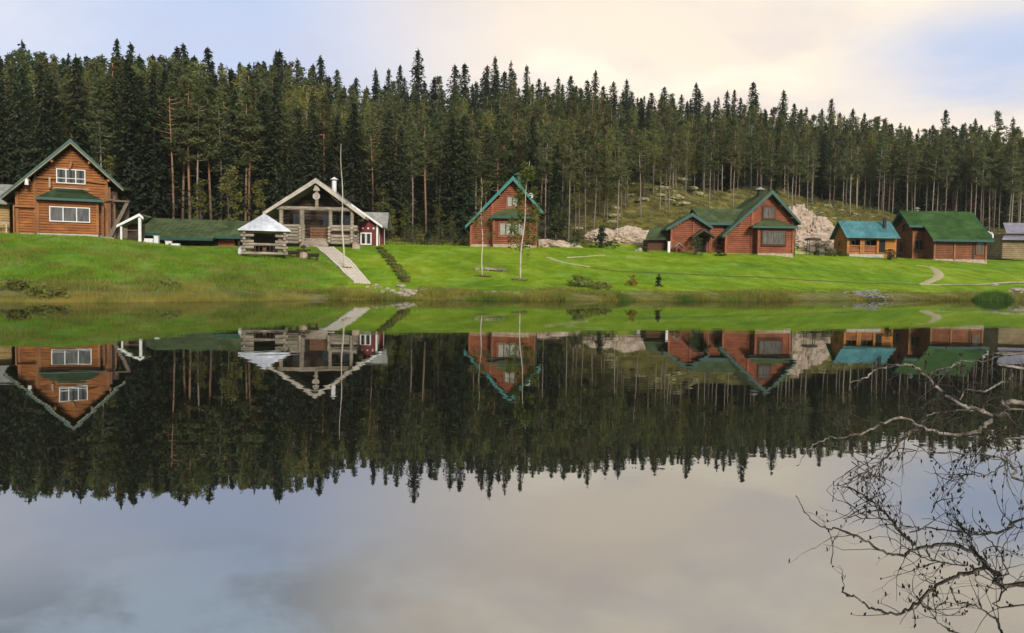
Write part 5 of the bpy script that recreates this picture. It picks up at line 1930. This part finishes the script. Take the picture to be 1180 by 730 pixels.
birch(396, 310.2, 57, 166, 'tall thin white-barked birch without leaves at the edge of the plank boardwalk', -3, 0, .072)
birch(556, 319.8, 58, 205, 'slim birch with a brownish sparse crown, left one before the narrow red cottage', -1.5, 2, .05, 'leaf_olive')
birch(598.5, 321.8, 57, 186, 'slim white birch with a drooping light green crown, right one before the narrow red cottage', 11, 5, .06)
for px, py, D, lab in ((396, 310.4, 56.9, 'ring of dug brown soil round the birch by the boardwalk'), (555.5, 320, 57.9, 'dark dug soil ring round the left birch before the narrow cottage'), (598, 322, 56.9, 'dark dug soil ring round the right birch before the narrow cottage')):
    q = at(px, py, D); q.z = tz(q.x, q.y)
    m = MB().blob((0, 0, .02), (.62, .5, .1), int(px), 2, .3)
    tag(m.build('soil_ring', 'soil', None, loc=q, smooth=True), lab, 'soil patch', 'dug soil rings round the birches')
for px, py, D, s, lab in ((558, 314.5, 61, .62, 'larger flat grey stone heap between the two lawn birches'), (575, 314.8, 61, .42, 'smaller flat stone heap between the two lawn birches')):
    q = at(px, py, D); q.z = tz(q.x, q.y)
    m = MB()
    g = random.Random(int(px))
    for k in range(9):
        m.blob((g.uniform(-s, s), g.uniform(-.3, .3), .06), (g.uniform(.14, .26), g.uniform(.14, .26), g.uniform(.1, .17)), k + int(px), 1, .35)
    tag(m.build('stone_heap', 'rock_grey', None, loc=q), lab, 'stone heap')


# ------------------------------------------------------------------ rock
def rock_thing(name, label, px, py, D, blobs, mat, cat='rock', group=None, sub=4, rough=.35, sink=0):
    q = at(px, py, D)
    q.z = tz(q.x, q.y) - sink
    m = MB()
    for i, (dx, dy, dz, rx, ry, rz) in enumerate(blobs):
        m.blob((dx, dy, dz), (rx, ry, rz), int(px) + i * 7, sub, rough, .85, .55)
    return tag(m.build(name, mat, None, loc=q), label, cat, group)


rock_thing('rock_face', 'tall bare pink rock face between the L-shaped house and the yellow hut', 938, 290, 102,
           [(-2.0, 1.6, 1.2, 2.3, 2.4, 3.5), (0.4, 1.4, 1.0, 2.6, 2.4, 2.8), (2.4, 1.0, .5, 2.2, 2.2, 2.1), (-.4, -.4, .0, 3.2, 1.8, 1.5), (3.6, 1.6, .3, 1.6, 1.8, 1.5), (-3.1, .6, .4, 1.4, 1.6, 2.6)], 'rock', sub=5, rough=.24)
rock_thing('rock_face', 'low wide pink rock ledge left of the brown shed end of the L-shaped house', 722, 288, 92,
           [(-2.2, .4, .2, 2.0, 1.4, 1.1), (0, .4, .2, 2.4, 1.5, 1.4), (2.0, .4, .2, 1.9, 1.3, 1.15), (-3.4, .6, .1, 1.2, 1.0, 1.0)], 'rock', sub=5, rough=.22)
rock_thing('rock_face', 'pink rock bank behind the right corner of the narrow red cottage', 636, 285, 86,
           [(-1.2, 0, .1, 1.6, .9, .7), (.6, .1, .1, 1.7, .9, .55), (2.1, .3, .0, 1.2, .8, .4)], 'rock', sub=4, rough=.4)
rock_thing('rock_face', 'broken pink rock bank left of the tan shed', 1147, 287, 110,
           [(-1.2, .5, .6, 1.7, 1.4, 1.6), (.6, 1.4, 1.4, 2.3, 1.6, 1.9), (-2.0, -.2, .2, 1.1, .9, .8), (1.8, 1.6, 1.8, 2.2, 1.4, 1.5)], 'rock', sub=4, rough=.45)
bg_ = random.Random(21)
bl = []
for _ in range(20):
    bl.append((bg_.uniform(690, 800), bg_.uniform(192, 262)))
bl += [(708, 270), (664, 264), (805, 200), (816, 214), (760, 218), (776, 221), (790, 214), (802, 224), (770, 232), (728, 212), (745, 205), (786, 236), (926, 243), (945, 246), (952, 238), (968, 243), (1005, 250), (985, 247), (938, 240), (960, 252)]
bl.sort()
for k, (px, py) in enumerate(bl):
    q = hit(px, py)
    s = bg_.uniform(.3, .85) * (1.15 if 740 < px < 810 else .8)
    m = MB()
    m.blob((0, 0, -.02), (s * 1.5, s * 1.1, s * .5), k * 5 + 3, 3, .45, 1.1)
    if px < 680: reg = 'at the forest foot right of the narrow red cottage'
    elif px < 735: reg = 'on the mossy slope above the low pink ledge'
    elif px < 770: reg = 'on the mossy slope above the brown shed end'
    elif px < 830: reg = 'on the mossy slope above the L-shaped wing'
    else: reg = 'on the slope above the bare pink rock face'
    bl[k] = (px, py, reg)
    cnt = sum(1 for b in bl[:k] if len(b) == 3 and b[2] == reg)
    tag(m.build('boulder', 'rock_moss', None, loc=q, smooth=False), f'{ORD[cnt]} pale mossy boulder from left {reg}', 'boulder', 'boulders on the slope')
# shore stones
sg = random.Random(4)
st_ = [(433, 329.5, .3), (446, 333, .22), (452, 336, .3), (462, 331, .42), (468, 337, .5), (459, 339, .38), (474, 339.5, .36), (466, 341.5, .4), (479, 336, .24), (441, 338, .2), (548, 336.5, .2), (561, 338.5, .3), (569, 337, .22), (612, 340, .2), (630, 341, .28), (1145, 329.5, .28), (1173, 337, .55)]
for k, (px, py, s) in enumerate(st_):
    q = hit(px, py)
    if px < 700: s *= .62
    m = MB().blob((0, 0, s * .1), (s * 1.2, s, s * .55), k * 3 + 1, 3, .45, 1.2)
    if px < 500: lab = f'{ORD[k]} pale shore stone from left at the foot of the boardwalk lawn'
    elif px < 700: lab = f'{ORD[k - 10]} shore stone from left below the two lawn birches'
    else: lab = 'small pale stone on the lawn edge right of the sandy path' if k == 15 else 'big pale stone on the shore behind the dark rush clump'
    tag(m.build('stone', 'rock_grey', None, loc=q), lab, 'stone', 'stones along the shore')
q = hit(452, 335)
m = MB()
for k in range(40):
    x, y = sg.uniform(-3.0, 2.2), sg.uniform(-1.4, 1.6)
    z = tz(q.x + x, q.y + y) - q.z
    m.blob((x, y, z + .02), (sg.uniform(.06, .15),) * 2 + (sg.uniform(.04, .08),), k, 1, .4)
tag(m.build('rubble', 'rock_grey', None, loc=q), 'scatter of small rubble on the bare shore right of the boardwalk', 'rubble', None, 'stuff')


# ------------------------------------------------------------------ shrubs and small plants
def shrub(name, label, px, py, D, w, h, mat, n=26, cat='shrub', leaf=.07, group=None, seed=None, shape='round'):
    q = at(px, py, D) if D else hit(px, py)
    q.z = tz(q.x, q.y)
    o = thing(name, label, cat, q, 0, group)
    g = np.random.default_rng(seed or int(px * 3))
    cl = []
    for _ in range(n):
        t = g.random() ** .8
        wr_ = w * (1 - t * .9) if shape == 'cone' else w * math.sqrt(max(.08, 1 - (t * 1.0 - .35) ** 2 * 1.6))
        a = g.random() * 6.28
        r_ = g.random() ** .5 * wr_
        cl.append((r_ * math.cos(a), r_ * math.sin(a), t * h, g.uniform(.5, 1.1)))
    st = MB()
    for x, y, z, s in cl[:max(5, n // 3)]:
        st.tube([(x * .1, y * .1, -.1), (x * .5, y * .5, z * .55), (x, y, z)], [.03, .02, .008], 4, cap=False)
    st.build('stems', 'bark_spruce', o)
    link_mesh('foliage', clump_crown(int(px) + 3, cl, 24, min(.34, w * .5), leaf, mat, name='foliage'), o)
    return o


shrub('shrub', 'small dark conifer bush standing before the low pink ledge', 693, 289, 86, 1.15, 2.2, 'needle_spruce', 46, leaf=.09, shape='cone')
shrub('shrub', 'green bush left of the dark conifer bush by the low pink ledge', 665, 287, 86, .95, 1.7, 'leaf_bush', 30)
shrub('shrub', 'low dark bush right of the dark conifer bush by the low pink ledge', 706, 289.5, 85, .6, .8, 'leaf_bush', 14)
shrub('shrub', 'dark clipped bush on the lawn edge between annex and narrow cottage', 493, 284, 82, .6, 1.35, 'needle_spruce', 26, shape='cone')
shrub('shrub', 'bright bush with a rounded top left of the narrow red cottage', 509, 284.5, 84, 1.0, 2.2, 'leaf_bush', 34)
shrub('shrub', 'second wide green bush nearest the left wall of the narrow red cottage', 527, 284.5, 84, .9, 1.7, 'leaf_bush', 30)
shrub('shrub', 'olive bush behind the clipped bush in the gap right of the annex', 476, 283, 84, 1.1, 2.0, 'leaf_bush', 34)
shrub('shrub', 'tall green climber bush beside the porch door of the L-shaped house', 801.5, 293, 80.6, .62, 1.75, 'leaf_bush', 36)
shrub('shrub', 'low dark bush under the small window of the L-shaped house', 830, 294, 81, .5, .5, 'needle_spruce', 14)
shrub('shrub', 'dark evergreen shrub in front of the join of yellow hut and brown house', 1026, 297, 90, .62, 1.15, 'needle_spruce', 26)
shrub('shrub', 'small light green bush left of the yellow hut veranda', 956, 295.5, 89, .6, .8, 'leaf_green', 18)
shrub('shrub', 'flat green bush at the foot of the yellow hut corner', 968, 296, 90, .7, .45, 'leaf_bush', 14)
shrub('shrub', 'tiny dark bush between the garden benches and the swing', 941, 295.5, 87.5, .4, .45, 'leaf_bush', 10)
shrub('shrub', 'dark shrub beside the small white stone pile left of the brown shed end', 744, 291.5, 83, .5, .45, 'needle_spruce', 10)
shrub('shrub', 'loose olive bush on the shore below the right birch', 668, 331, None, .85, .72, 'leaf_olive', 34)
shrub('shrub', 'low trailing bush at the right of the loose olive shore bush', 690, 333, None, 1.1, .4, 'leaf_olive', 34)
shrub('shrub', 'bright yellow bush on the shore left of the tiny conifer', 728, 330, None, .32, .8, 'leaf_yellow', 26, leaf=.045)
shrub('shrub', 'tiny dark conifer sapling on the shore right of the yellow bush', 759, 330.5, None, .3, .8, 'needle_spruce', 12, shape='cone')
shrub('shrub', 'dark overhanging bush at the left waterline below the orange log house', 57, 343, None, .9, .42, 'leaf_olive', 30)
shrub('shrub', 'brownish low bush on the left bank nearest the left border', 18, 334, None, .8, .35, 'leaf_olive', 20)
shrub('shrub', 'brown-green low bush on the left bank above the golden reeds', 190, 331, None, .8, .22, 'leaf_olive', 16)
for k, (px, py) in enumerate(((438.5, 287.5), (441.5, 291), (444.5, 294.5), (447.5, 298), (450.5, 302), (453.5, 306), (456.5, 310), (459.5, 314), (462.5, 318), (465.5, 322), (468, 325.5))):
    shrub('hedge_plant', f'{ORD[k]} low brown-green bush from the top of the diagonal row right of the boardwalk', px, py, None, .40, .16, 'leaf_olive', 16, group='diagonal row of low bushes right of the boardwalk', seed=k + 40)
q = at(737.5, 291, 83); q.z = tz(q.x, q.y)
m = MB()
m.blob((0, 0, .15), (.30, .25, .24), 5, 2, .4).blob((-.35, .1, .05), (.2, .2, .14), 6, 2, .4)
tag(m.build('stone_pile', 'pale_board', None, loc=q), 'small whitish stone pile on the lawn left of the brown shed end', 'stone pile')
# heap of grey driftwood at the waterline
q = hit(1000, 344.5)
m = MB()
dg = random.Random(9)
for k in range(70):
    a = dg.uniform(0, 6.28)
    c = Vector((dg.gauss(0, .75), dg.gauss(0, .35), abs(dg.gauss(.2, .22))))
    L = dg.uniform(.4, 1.3)
    d = Vector((math.cos(a), math.sin(a) * .5, dg.uniform(-.35, .7))) * L
    m.tube([c - d * .5, c + Vector((dg.gauss(0, .05), 0, .06)), c + d * .5], [dg.uniform(.02, .045), .025, .008], 5)
tag(m.build('driftwood_pile', 'grey_stick', None, loc=q), 'heap of bare grey driftwood branches at the waterline below the sandy path', 'driftwood')


# ------------------------------------------------------------------ grass
def blades(name, label, P, H, W, lean, mat, seed=1):
    g = np.random.default_rng(seed)
    n = len(P)
    az = g.random(n) * 6.283
    s = np.stack([np.cos(az), np.sin(az) * .5, np.zeros(n)], 1) * (W * .5)[:, None]
    ln = np.stack([g.normal(0, 1, n), g.normal(0, 1, n), np.zeros(n)], 1) * (H * lean)[:, None]
    top = P + ln + np.stack([np.zeros(n), np.zeros(n), H], 1)
    lowz = np.array([0, 0, -.05])
    v = np.stack([P - s + lowz, P + s + lowz, top], 1).reshape(-1, 3)
    f = np.arange(n * 3).reshape(n, 3)
    me = np_mesh(name, v, f, mat, 'tri')
    return tag(link_mesh(name, me), label, 'grass', None, 'stuff')


def shore_D(a):
    return np.interp(a, TA, TD[:, 1])if False else np.interp(a, TA, TD[:, 0])


def scatter(n, a0, a1, d0, d1, seed, power=1.0):
    """points in a wedge seen from the camera, d measured inland from the waterline"""
    g = np.random.default_rng(seed)
    a = g.uniform(a0, a1, n)
    d = d0 + (d1 - d0) * g.random(n) ** power
    Y = shore_D(a) + d
    X = a * Y
    Z, S, _ = terrain(X, Y)
    return np.stack([X, Y, Z], 1), S, a, d, g


P, S, a, d, g = scatter(150000, -.70, .70, .6, 36, 3, 1.25)
k = (S < 5.0) & (S > 1.05)
# keep the boardwalk and the paths clear
bwc = np.array([(Lp[i] + Rp[i]) / 2 for i in range(len(Lp))])
bww = 1.0
dist = np.full(len(P), 9.0)
for i in range(len(bwc) - 1):
    A, B = bwc[i][:2], bwc[i + 1][:2]
    t = np.clip(((P[:, :2] - A) @ (B - A)) / ((B - A) @ (B - A)), 0, 1)
    dist = np.minimum(dist, np.linalg.norm(P[:, :2] - (A + t[:, None] * (B - A)), axis=1))
k &= dist > 1.15
P, a, d = P[k], a[k], d[k]
n = len(P)
H_, W_ = g.uniform(.04, .10, n), g.uniform(.03, .06, n)
lf = a < -.215 + .02 * np.sin(P[:, 1])
blades('lawn_grass', 'short mown yellow-green grass of the middle and right lawn', P[~lf], H_[~lf], W_[~lf], .5, 'blade_lawn', 4)
blades('meadow_grass', 'longer darker green grass of the left slope', P[lf], H_[lf] * 1.7, W_[lf], .5, 'blade_meadow', 14)

# rough grass of the left bank, in tufts
P, S, a, d, g = scatter(46000, -.72, -.20, .2, 20, 5, 1.5)
nn = _n2(P[:, 0] * 1.1, P[:, 1] * 1.1)
k = (nn > -.1) & (S > 1.0) & (d < 17 + 8 * (a + .2))
P, nn, d = P[k], nn[k], d[k]
n = len(P)
blades('bank_grass', 'rough uneven grass on the left bank', P, g.uniform(.10, .26, n) * (1 + .5 * nn) * np.clip(1.15 - d / 24, .4, 1.2), g.uniform(.03, .05, n), .5, 'blade_bank', 6)
# wild strip along the water in the middle and right
P, S, a, d, g = scatter(75000, -.22, .72, -.3, 5.5, 7, 1.6)
nn = _n2(P[:, 0] * .9 + 3, P[:, 1] * .9)
k = (nn > -.25) | (d < .6)
k &= (np.abs(a + .145) > .03) | (d < 1.0)
P, nn, d = P[k], nn[k], d[k]
n = len(P)
blades('shore_grass', 'wild yellowish grass along the far waterline', P, g.uniform(.07, .27, n) * np.clip(1 + .75 * nn, .25, 2.0) * np.clip(1.2 - d / 5.5, .3, 1.2), g.uniform(.03, .05, n), .5, 'blade_bank', 8)
# golden reeds standing in the shallow water on the left
P, S, a, d, g = scatter(17000, -.70, -.17, -1.5, .6, 9, 1.0)
nn = _n2(P[:, 0] * .6 + 9, P[:, 1] * .6)
k = nn > -.85
P = P[k]; nn = nn[k]; n = len(P)
P[:, 2] = np.maximum(P[:, 2], -.12)
blades('reeds', 'golden reeds standing in the shallow water along the left shore', P, g.uniform(.2, .6, n) * np.clip(.85 + .3 * nn, .35, 1.2) * np.interp(a[k], [-.7, -.5, -.35, -.2, -.17], [.6, .75, 1.0, .8, .3]), g.uniform(.02, .035, n), .10, 'blade_reed', 10)
P, S, a, d, g = scatter(9000, .13, .30, -.9, .5, 11, 1.0)
nn = _n2(P[:, 0] * .8, P[:, 1] * .8 + 4)
k = nn > -.2 + .5 * g.random(len(nn))
P = P[k]; nn = nn[k]; n = len(P)
P[:, 2] = np.maximum(P[:, 2], -.12)
blades('reeds', 'green reeds at the waterline below the L-shaped house', P, g.uniform(.15, .45, n) * np.clip(.6 + .5 * nn, .3, 1.2), g.uniform(.02, .035, n), .22, 'blade_rush', 12)
P, S, a, d, g = scatter(8000, .558, .61, -1.6, .4, 13, 1.0)
e = ((a - .584) / .026) ** 2 + ((d + .6) / 1.0) ** 2
k = e < g.uniform(.3, 1.0, len(e))
P, e = P[k], e[k]
n = len(P)
P[:, 2] = np.maximum(P[:, 2], -.12)
blades('rush_clump', 'dense dark green rush clump at the right end of the far shore', P, g.uniform(.45, 1.05, n) * (1.05 - .55 * e), g.uniform(.025, .04, n), .16, 'blade_rush', 14)


def undergrowth():
    g = np.random.default_rng(55)
    n = 6500
    a = g.uniform(-.68, .68, n)
    px = 590 + 950 * a
    fd = np.array([front_D(p) for p in px])
    Y = fd - 9 + 34 * g.random(n) ** 1.4
    X = a * Y
    Z, S, _ = terrain(X, Y)
    k = (S > 4.75) & (_n2(X * .5, Y * .5) > -.55)
    cl = [(x, y, z + .08, s) for x, y, z, s in zip(X[k], Y[k], Z[k], g.uniform(.5, 1.2, k.sum()))]
    me = clump_crown(56, cl, 7, .42, .11, 'leaf_olive', name='undergrowth', flat=.6)
    tag(link_mesh('undergrowth', me), 'low brown-green undergrowth on the forest floor and the slope', 'undergrowth', None, 'stuff')


undergrowth()


# ------------------------------------------------------------------ the alder leaning in from the right
def alder():
    g = random.Random(31)
    o = thing('alder_tree', 'bare alder leaning over the water from the right, its thin twigs hung with dry catkins', 'tree', (7.6, 5.6, tz(7.6, 5.6)))
    base = Vector(o.location)
    D0 = 5.9
    tw = MB(); ck = MB()

    def P3(px, py, D):
        return at(px, py, D) - base

    def chain(pix, r0, r1, part_name='branch', mat='alder_bark', D=(5.9, 5.9), n=7, twigs=0, ext=None, twl=.35, down=.3):
        pts = []
        m = len(pix)
        for i, (x, y) in enumerate(pix):
            t = i / (m - 1)
            pts.append(P3(x, y, D[0] + (D[1] - D[0]) * t))
        if ext: pts = [Vector(e) - base for e in ext] + pts
        # smooth by Catmull-Rom, with small kinks
        sm = []
        for i in range(len(pts) - 1):
            q = [pts[max(i - 1, 0)], pts[i], pts[i + 1], pts[min(i + 2, len(pts) - 1)]]
            kk = 5
            for k in range(kk):
                t = k / kk
                c = .5 * ((2 * q[1]) + (q[2] - q[0]) * t + (2 * q[0] - 5 * q[1] + 4 * q[2] - q[3]) * t * t + (3 * q[1] - q[0] - 3 * q[2] + q[3]) * t ** 3)
                sm.append(c + Vector((g.gauss(0, .005), g.gauss(0, .012), g.gauss(0, .005))))
        sm.append(pts[-1])
        L = len(sm)
        rad = [(r0 * (1 - i / (L - 1)) + r1 * i / (L - 1)) * g.uniform(.88, 1.15) for i in range(L)]
        mb = MB().tube(sm, rad, n)
        # knots
        for k in range(int(L / 6)):
            i = g.randrange(L)
            mb.blob(sm[i] + Vector((g.gauss(0, rad[i] * .5), 0, g.gauss(0, rad[i] * .5))), rad[i] * 1.15, k, 1, .3)
        mb.build(part_name, mat, o, smooth=True)
        for k in range(twigs):
            i = g.randrange(int(L * .12), L)
            twig(sm[i], (sm[min(i + 1, L - 1)] - sm[max(i - 1, 0)]).normalized(), twl * g.uniform(.5, 1.3), .0034, down, 0)
        return sm, rad

    def twig(p, d, L, r, down, depth):
        d = (d + Vector((g.gauss(0, .6), g.gauss(0, .6), g.gauss(-down, .55)))).normalized()
        pts = [p]
        seg = 6
        cur = p.copy()
        for i in range(seg):
            d = (d + Vector((g.gauss(0, .22), g.gauss(0, .22), g.gauss(-.02, .2)))).normalized()
            cur = cur + d * (L / seg)
            if cur.z + base.z < -.02:
                break
            pts.append(cur.copy())
        if len(pts) < 2: return
        tw.tube(pts, [r * (1 - .65 * i / (len(pts) - 1)) for i in range(len(pts))], 4, cap=False)
        for i in range(1, len(pts)):
            if g.random() < .08:
                catkin(pts[i])
        if g.random() < .28: catkin(pts[-1])
        if depth < 2:
            for k in range(2 if depth == 0 else 1):
                q = pts[g.randrange(1, len(pts))]
                if g.random() < .3: continue
                twig(q, d, L * g.uniform(.35, .6), r * .62, down * .6, depth + 1)

    def catkin(p):
        L = g.uniform(.012, .034)
        r = g.uniform(.0045, .0085)
        q = p + Vector((g.gauss(0, .005), g.gauss(0, .005), -L * .02))
        e = q + Vector((g.gauss(0, .006), g.gauss(0, .006), -L))
        ck.tube([q, q.lerp(e, .3), q.lerp(e, .7), e], [r * .4, r, r * .85, r * .25], 5)

    trunk = [Vector((0, 0, -.5)), Vector((-.15, .02, .5)), Vector((-.5, .05, 1.2)), Vector((-1.0, .1, 1.9)), Vector((-1.2, .1, 3.0)), Vector((-1.3, .0, 4.2))]
    MB().tube(trunk, [.14, .12, .10, .085, .06, .03], 10).build('trunk', 'alder_bark', o, smooth=True)
    W0 = lambda i: trunk[i] + base
    # A: the thick pale branch, forking down to the water
    sm, rad = chain([(1180, 466), (1162, 473), (1145, 481.5), (1130, 493.5), (1110, 502), (1083, 498.5), (1061, 492), (1039, 481.5), (1019, 487), (997, 498), (970, 505), (950, 506), (934, 517), (918, 537)], .0215, .003, D=(5.75, 6.05), twigs=10, ext=[W0(1), W0(1) + Vector((-1.6, .0, -.05)), W0(1) + Vector((-2.6, .12, -.12))])
    chain([(1058, 493), (1046, 501), (1026, 523), (1010, 536), (999, 543), (977, 553)], .0125, .004, D=(5.95, 6.0), twigs=17, twl=.42)
    chain([(1061, 491), (1070, 478), (1088, 475), (1105, 473), (1122, 474)][::-1], .005, .004, D=(5.9, 5.95), twigs=12)
    # C: upward arch, mirrored low in the picture
    chain([(1144, 481), (1124, 472), (1103, 465), (1081, 447), (1061, 429), (1051, 420.5), (1034, 421), (1016, 425.5), (998, 434), (979, 441.5)], .015, .0045, D=(5.8, 5.85), twigs=12, twl=.26)
    chain([(1068, 437), (1076, 428), (1090, 425), (1105, 418)], .005, .002, D=(5.85, 5.85), twigs=8)
    # D, E: thinner ones higher up
    chain([(1180, 408), (1168, 408), (1154, 411), (1132, 417), (1113, 417), (1098, 423), (1084, 431)], .010, .003, D=(5.5, 5.7), twigs=6, ext=[W0(2), W0(2) + Vector((-1.4, -.1, -.15))])
    chain([(1180, 424), (1170, 426), (1162, 438), (1148, 445), (1132, 451), (1115, 450), (1105, 462)], .012, .004, D=(5.5, 5.7), twigs=7, ext=[W0(1) + Vector((-.1, 0, .3)), W0(1) + Vector((-1.6, -.1, .1))])
    chain([(1180, 472), (1166, 486), (1153, 500), (1142, 507), (1132, 512)], .008, .002, D=(5.4, 5.6), twigs=20, ext=[W0(1) + Vector((-2.4, -.15, -.1))])
    # F: long low arc just above the water
    chain([(1185, 556), (1172, 543), (1162, 533), (1142, 525.5), (1113, 523), (1078, 522), (1055, 519), (1036, 517)], .011, .0032, D=(5.6, 5.9), twigs=10, twl=.28, down=.25, ext=[W0(0) + Vector((-.4, .1, .62)), W0(0) + Vector((-2.6, .1, .28))])
    chain([(1186, 505), (1165, 520), (1150, 541), (1128, 548), (1108, 546), (1090, 552)], .007, .002, D=(5.3, 5.6), twigs=8, twl=.28, down=.2, ext=[W0(1) + Vector((-2.4, -.2, -.2))])
    # dense fine spray around the dipping tip
    for k in range(17):
        p = P3(g.uniform(945, 1065), g.gauss(535, 20), g.uniform(5.75, 6.1))
        if p.z + base.z > .01:
            twig(p, Vector((g.choice((-1, 1)), 0, -.3)), g.uniform(.25, .5), .004, .25, 0)
    for k in range(7):
        p = P3(g.uniform(1070, 1180), g.gauss(530, 22), g.uniform(5.4, 6.0))
        if p.z + base.z > .01:
            twig(p, Vector((g.choice((-1, 1)), 0, -.3)), g.uniform(.25, .5), .004, .25, 0)
    tag(tw.build('twigs', 'twig', o), kind='stuff')
    tag(ck.build('catkins', 'catkin', o), kind='stuff')


alder()


# ------------------------------------------------------------------ thin air volume, added to lift and soften the dark forest
def added_haze():
    m = bpy.data.materials.new('added_air')
    m.use_nodes = True
    nt = m.node_tree
    nt.nodes.remove(nt.nodes['Principled BSDF'])
    v = nt.nodes.new('ShaderNodeVolumePrincipled')
    v.inputs['Color'].default_value = (.86, .88, .86, 1)
    v.inputs['Density'].default_value = .00013
    nt.links.new(v.outputs[0], nt.nodes['Material Output'].inputs['Volume'])
    tag(MB().box(-640, 660, -140, 720, -4, 62).build('added_haze', m), kind='stuff')


added_haze()
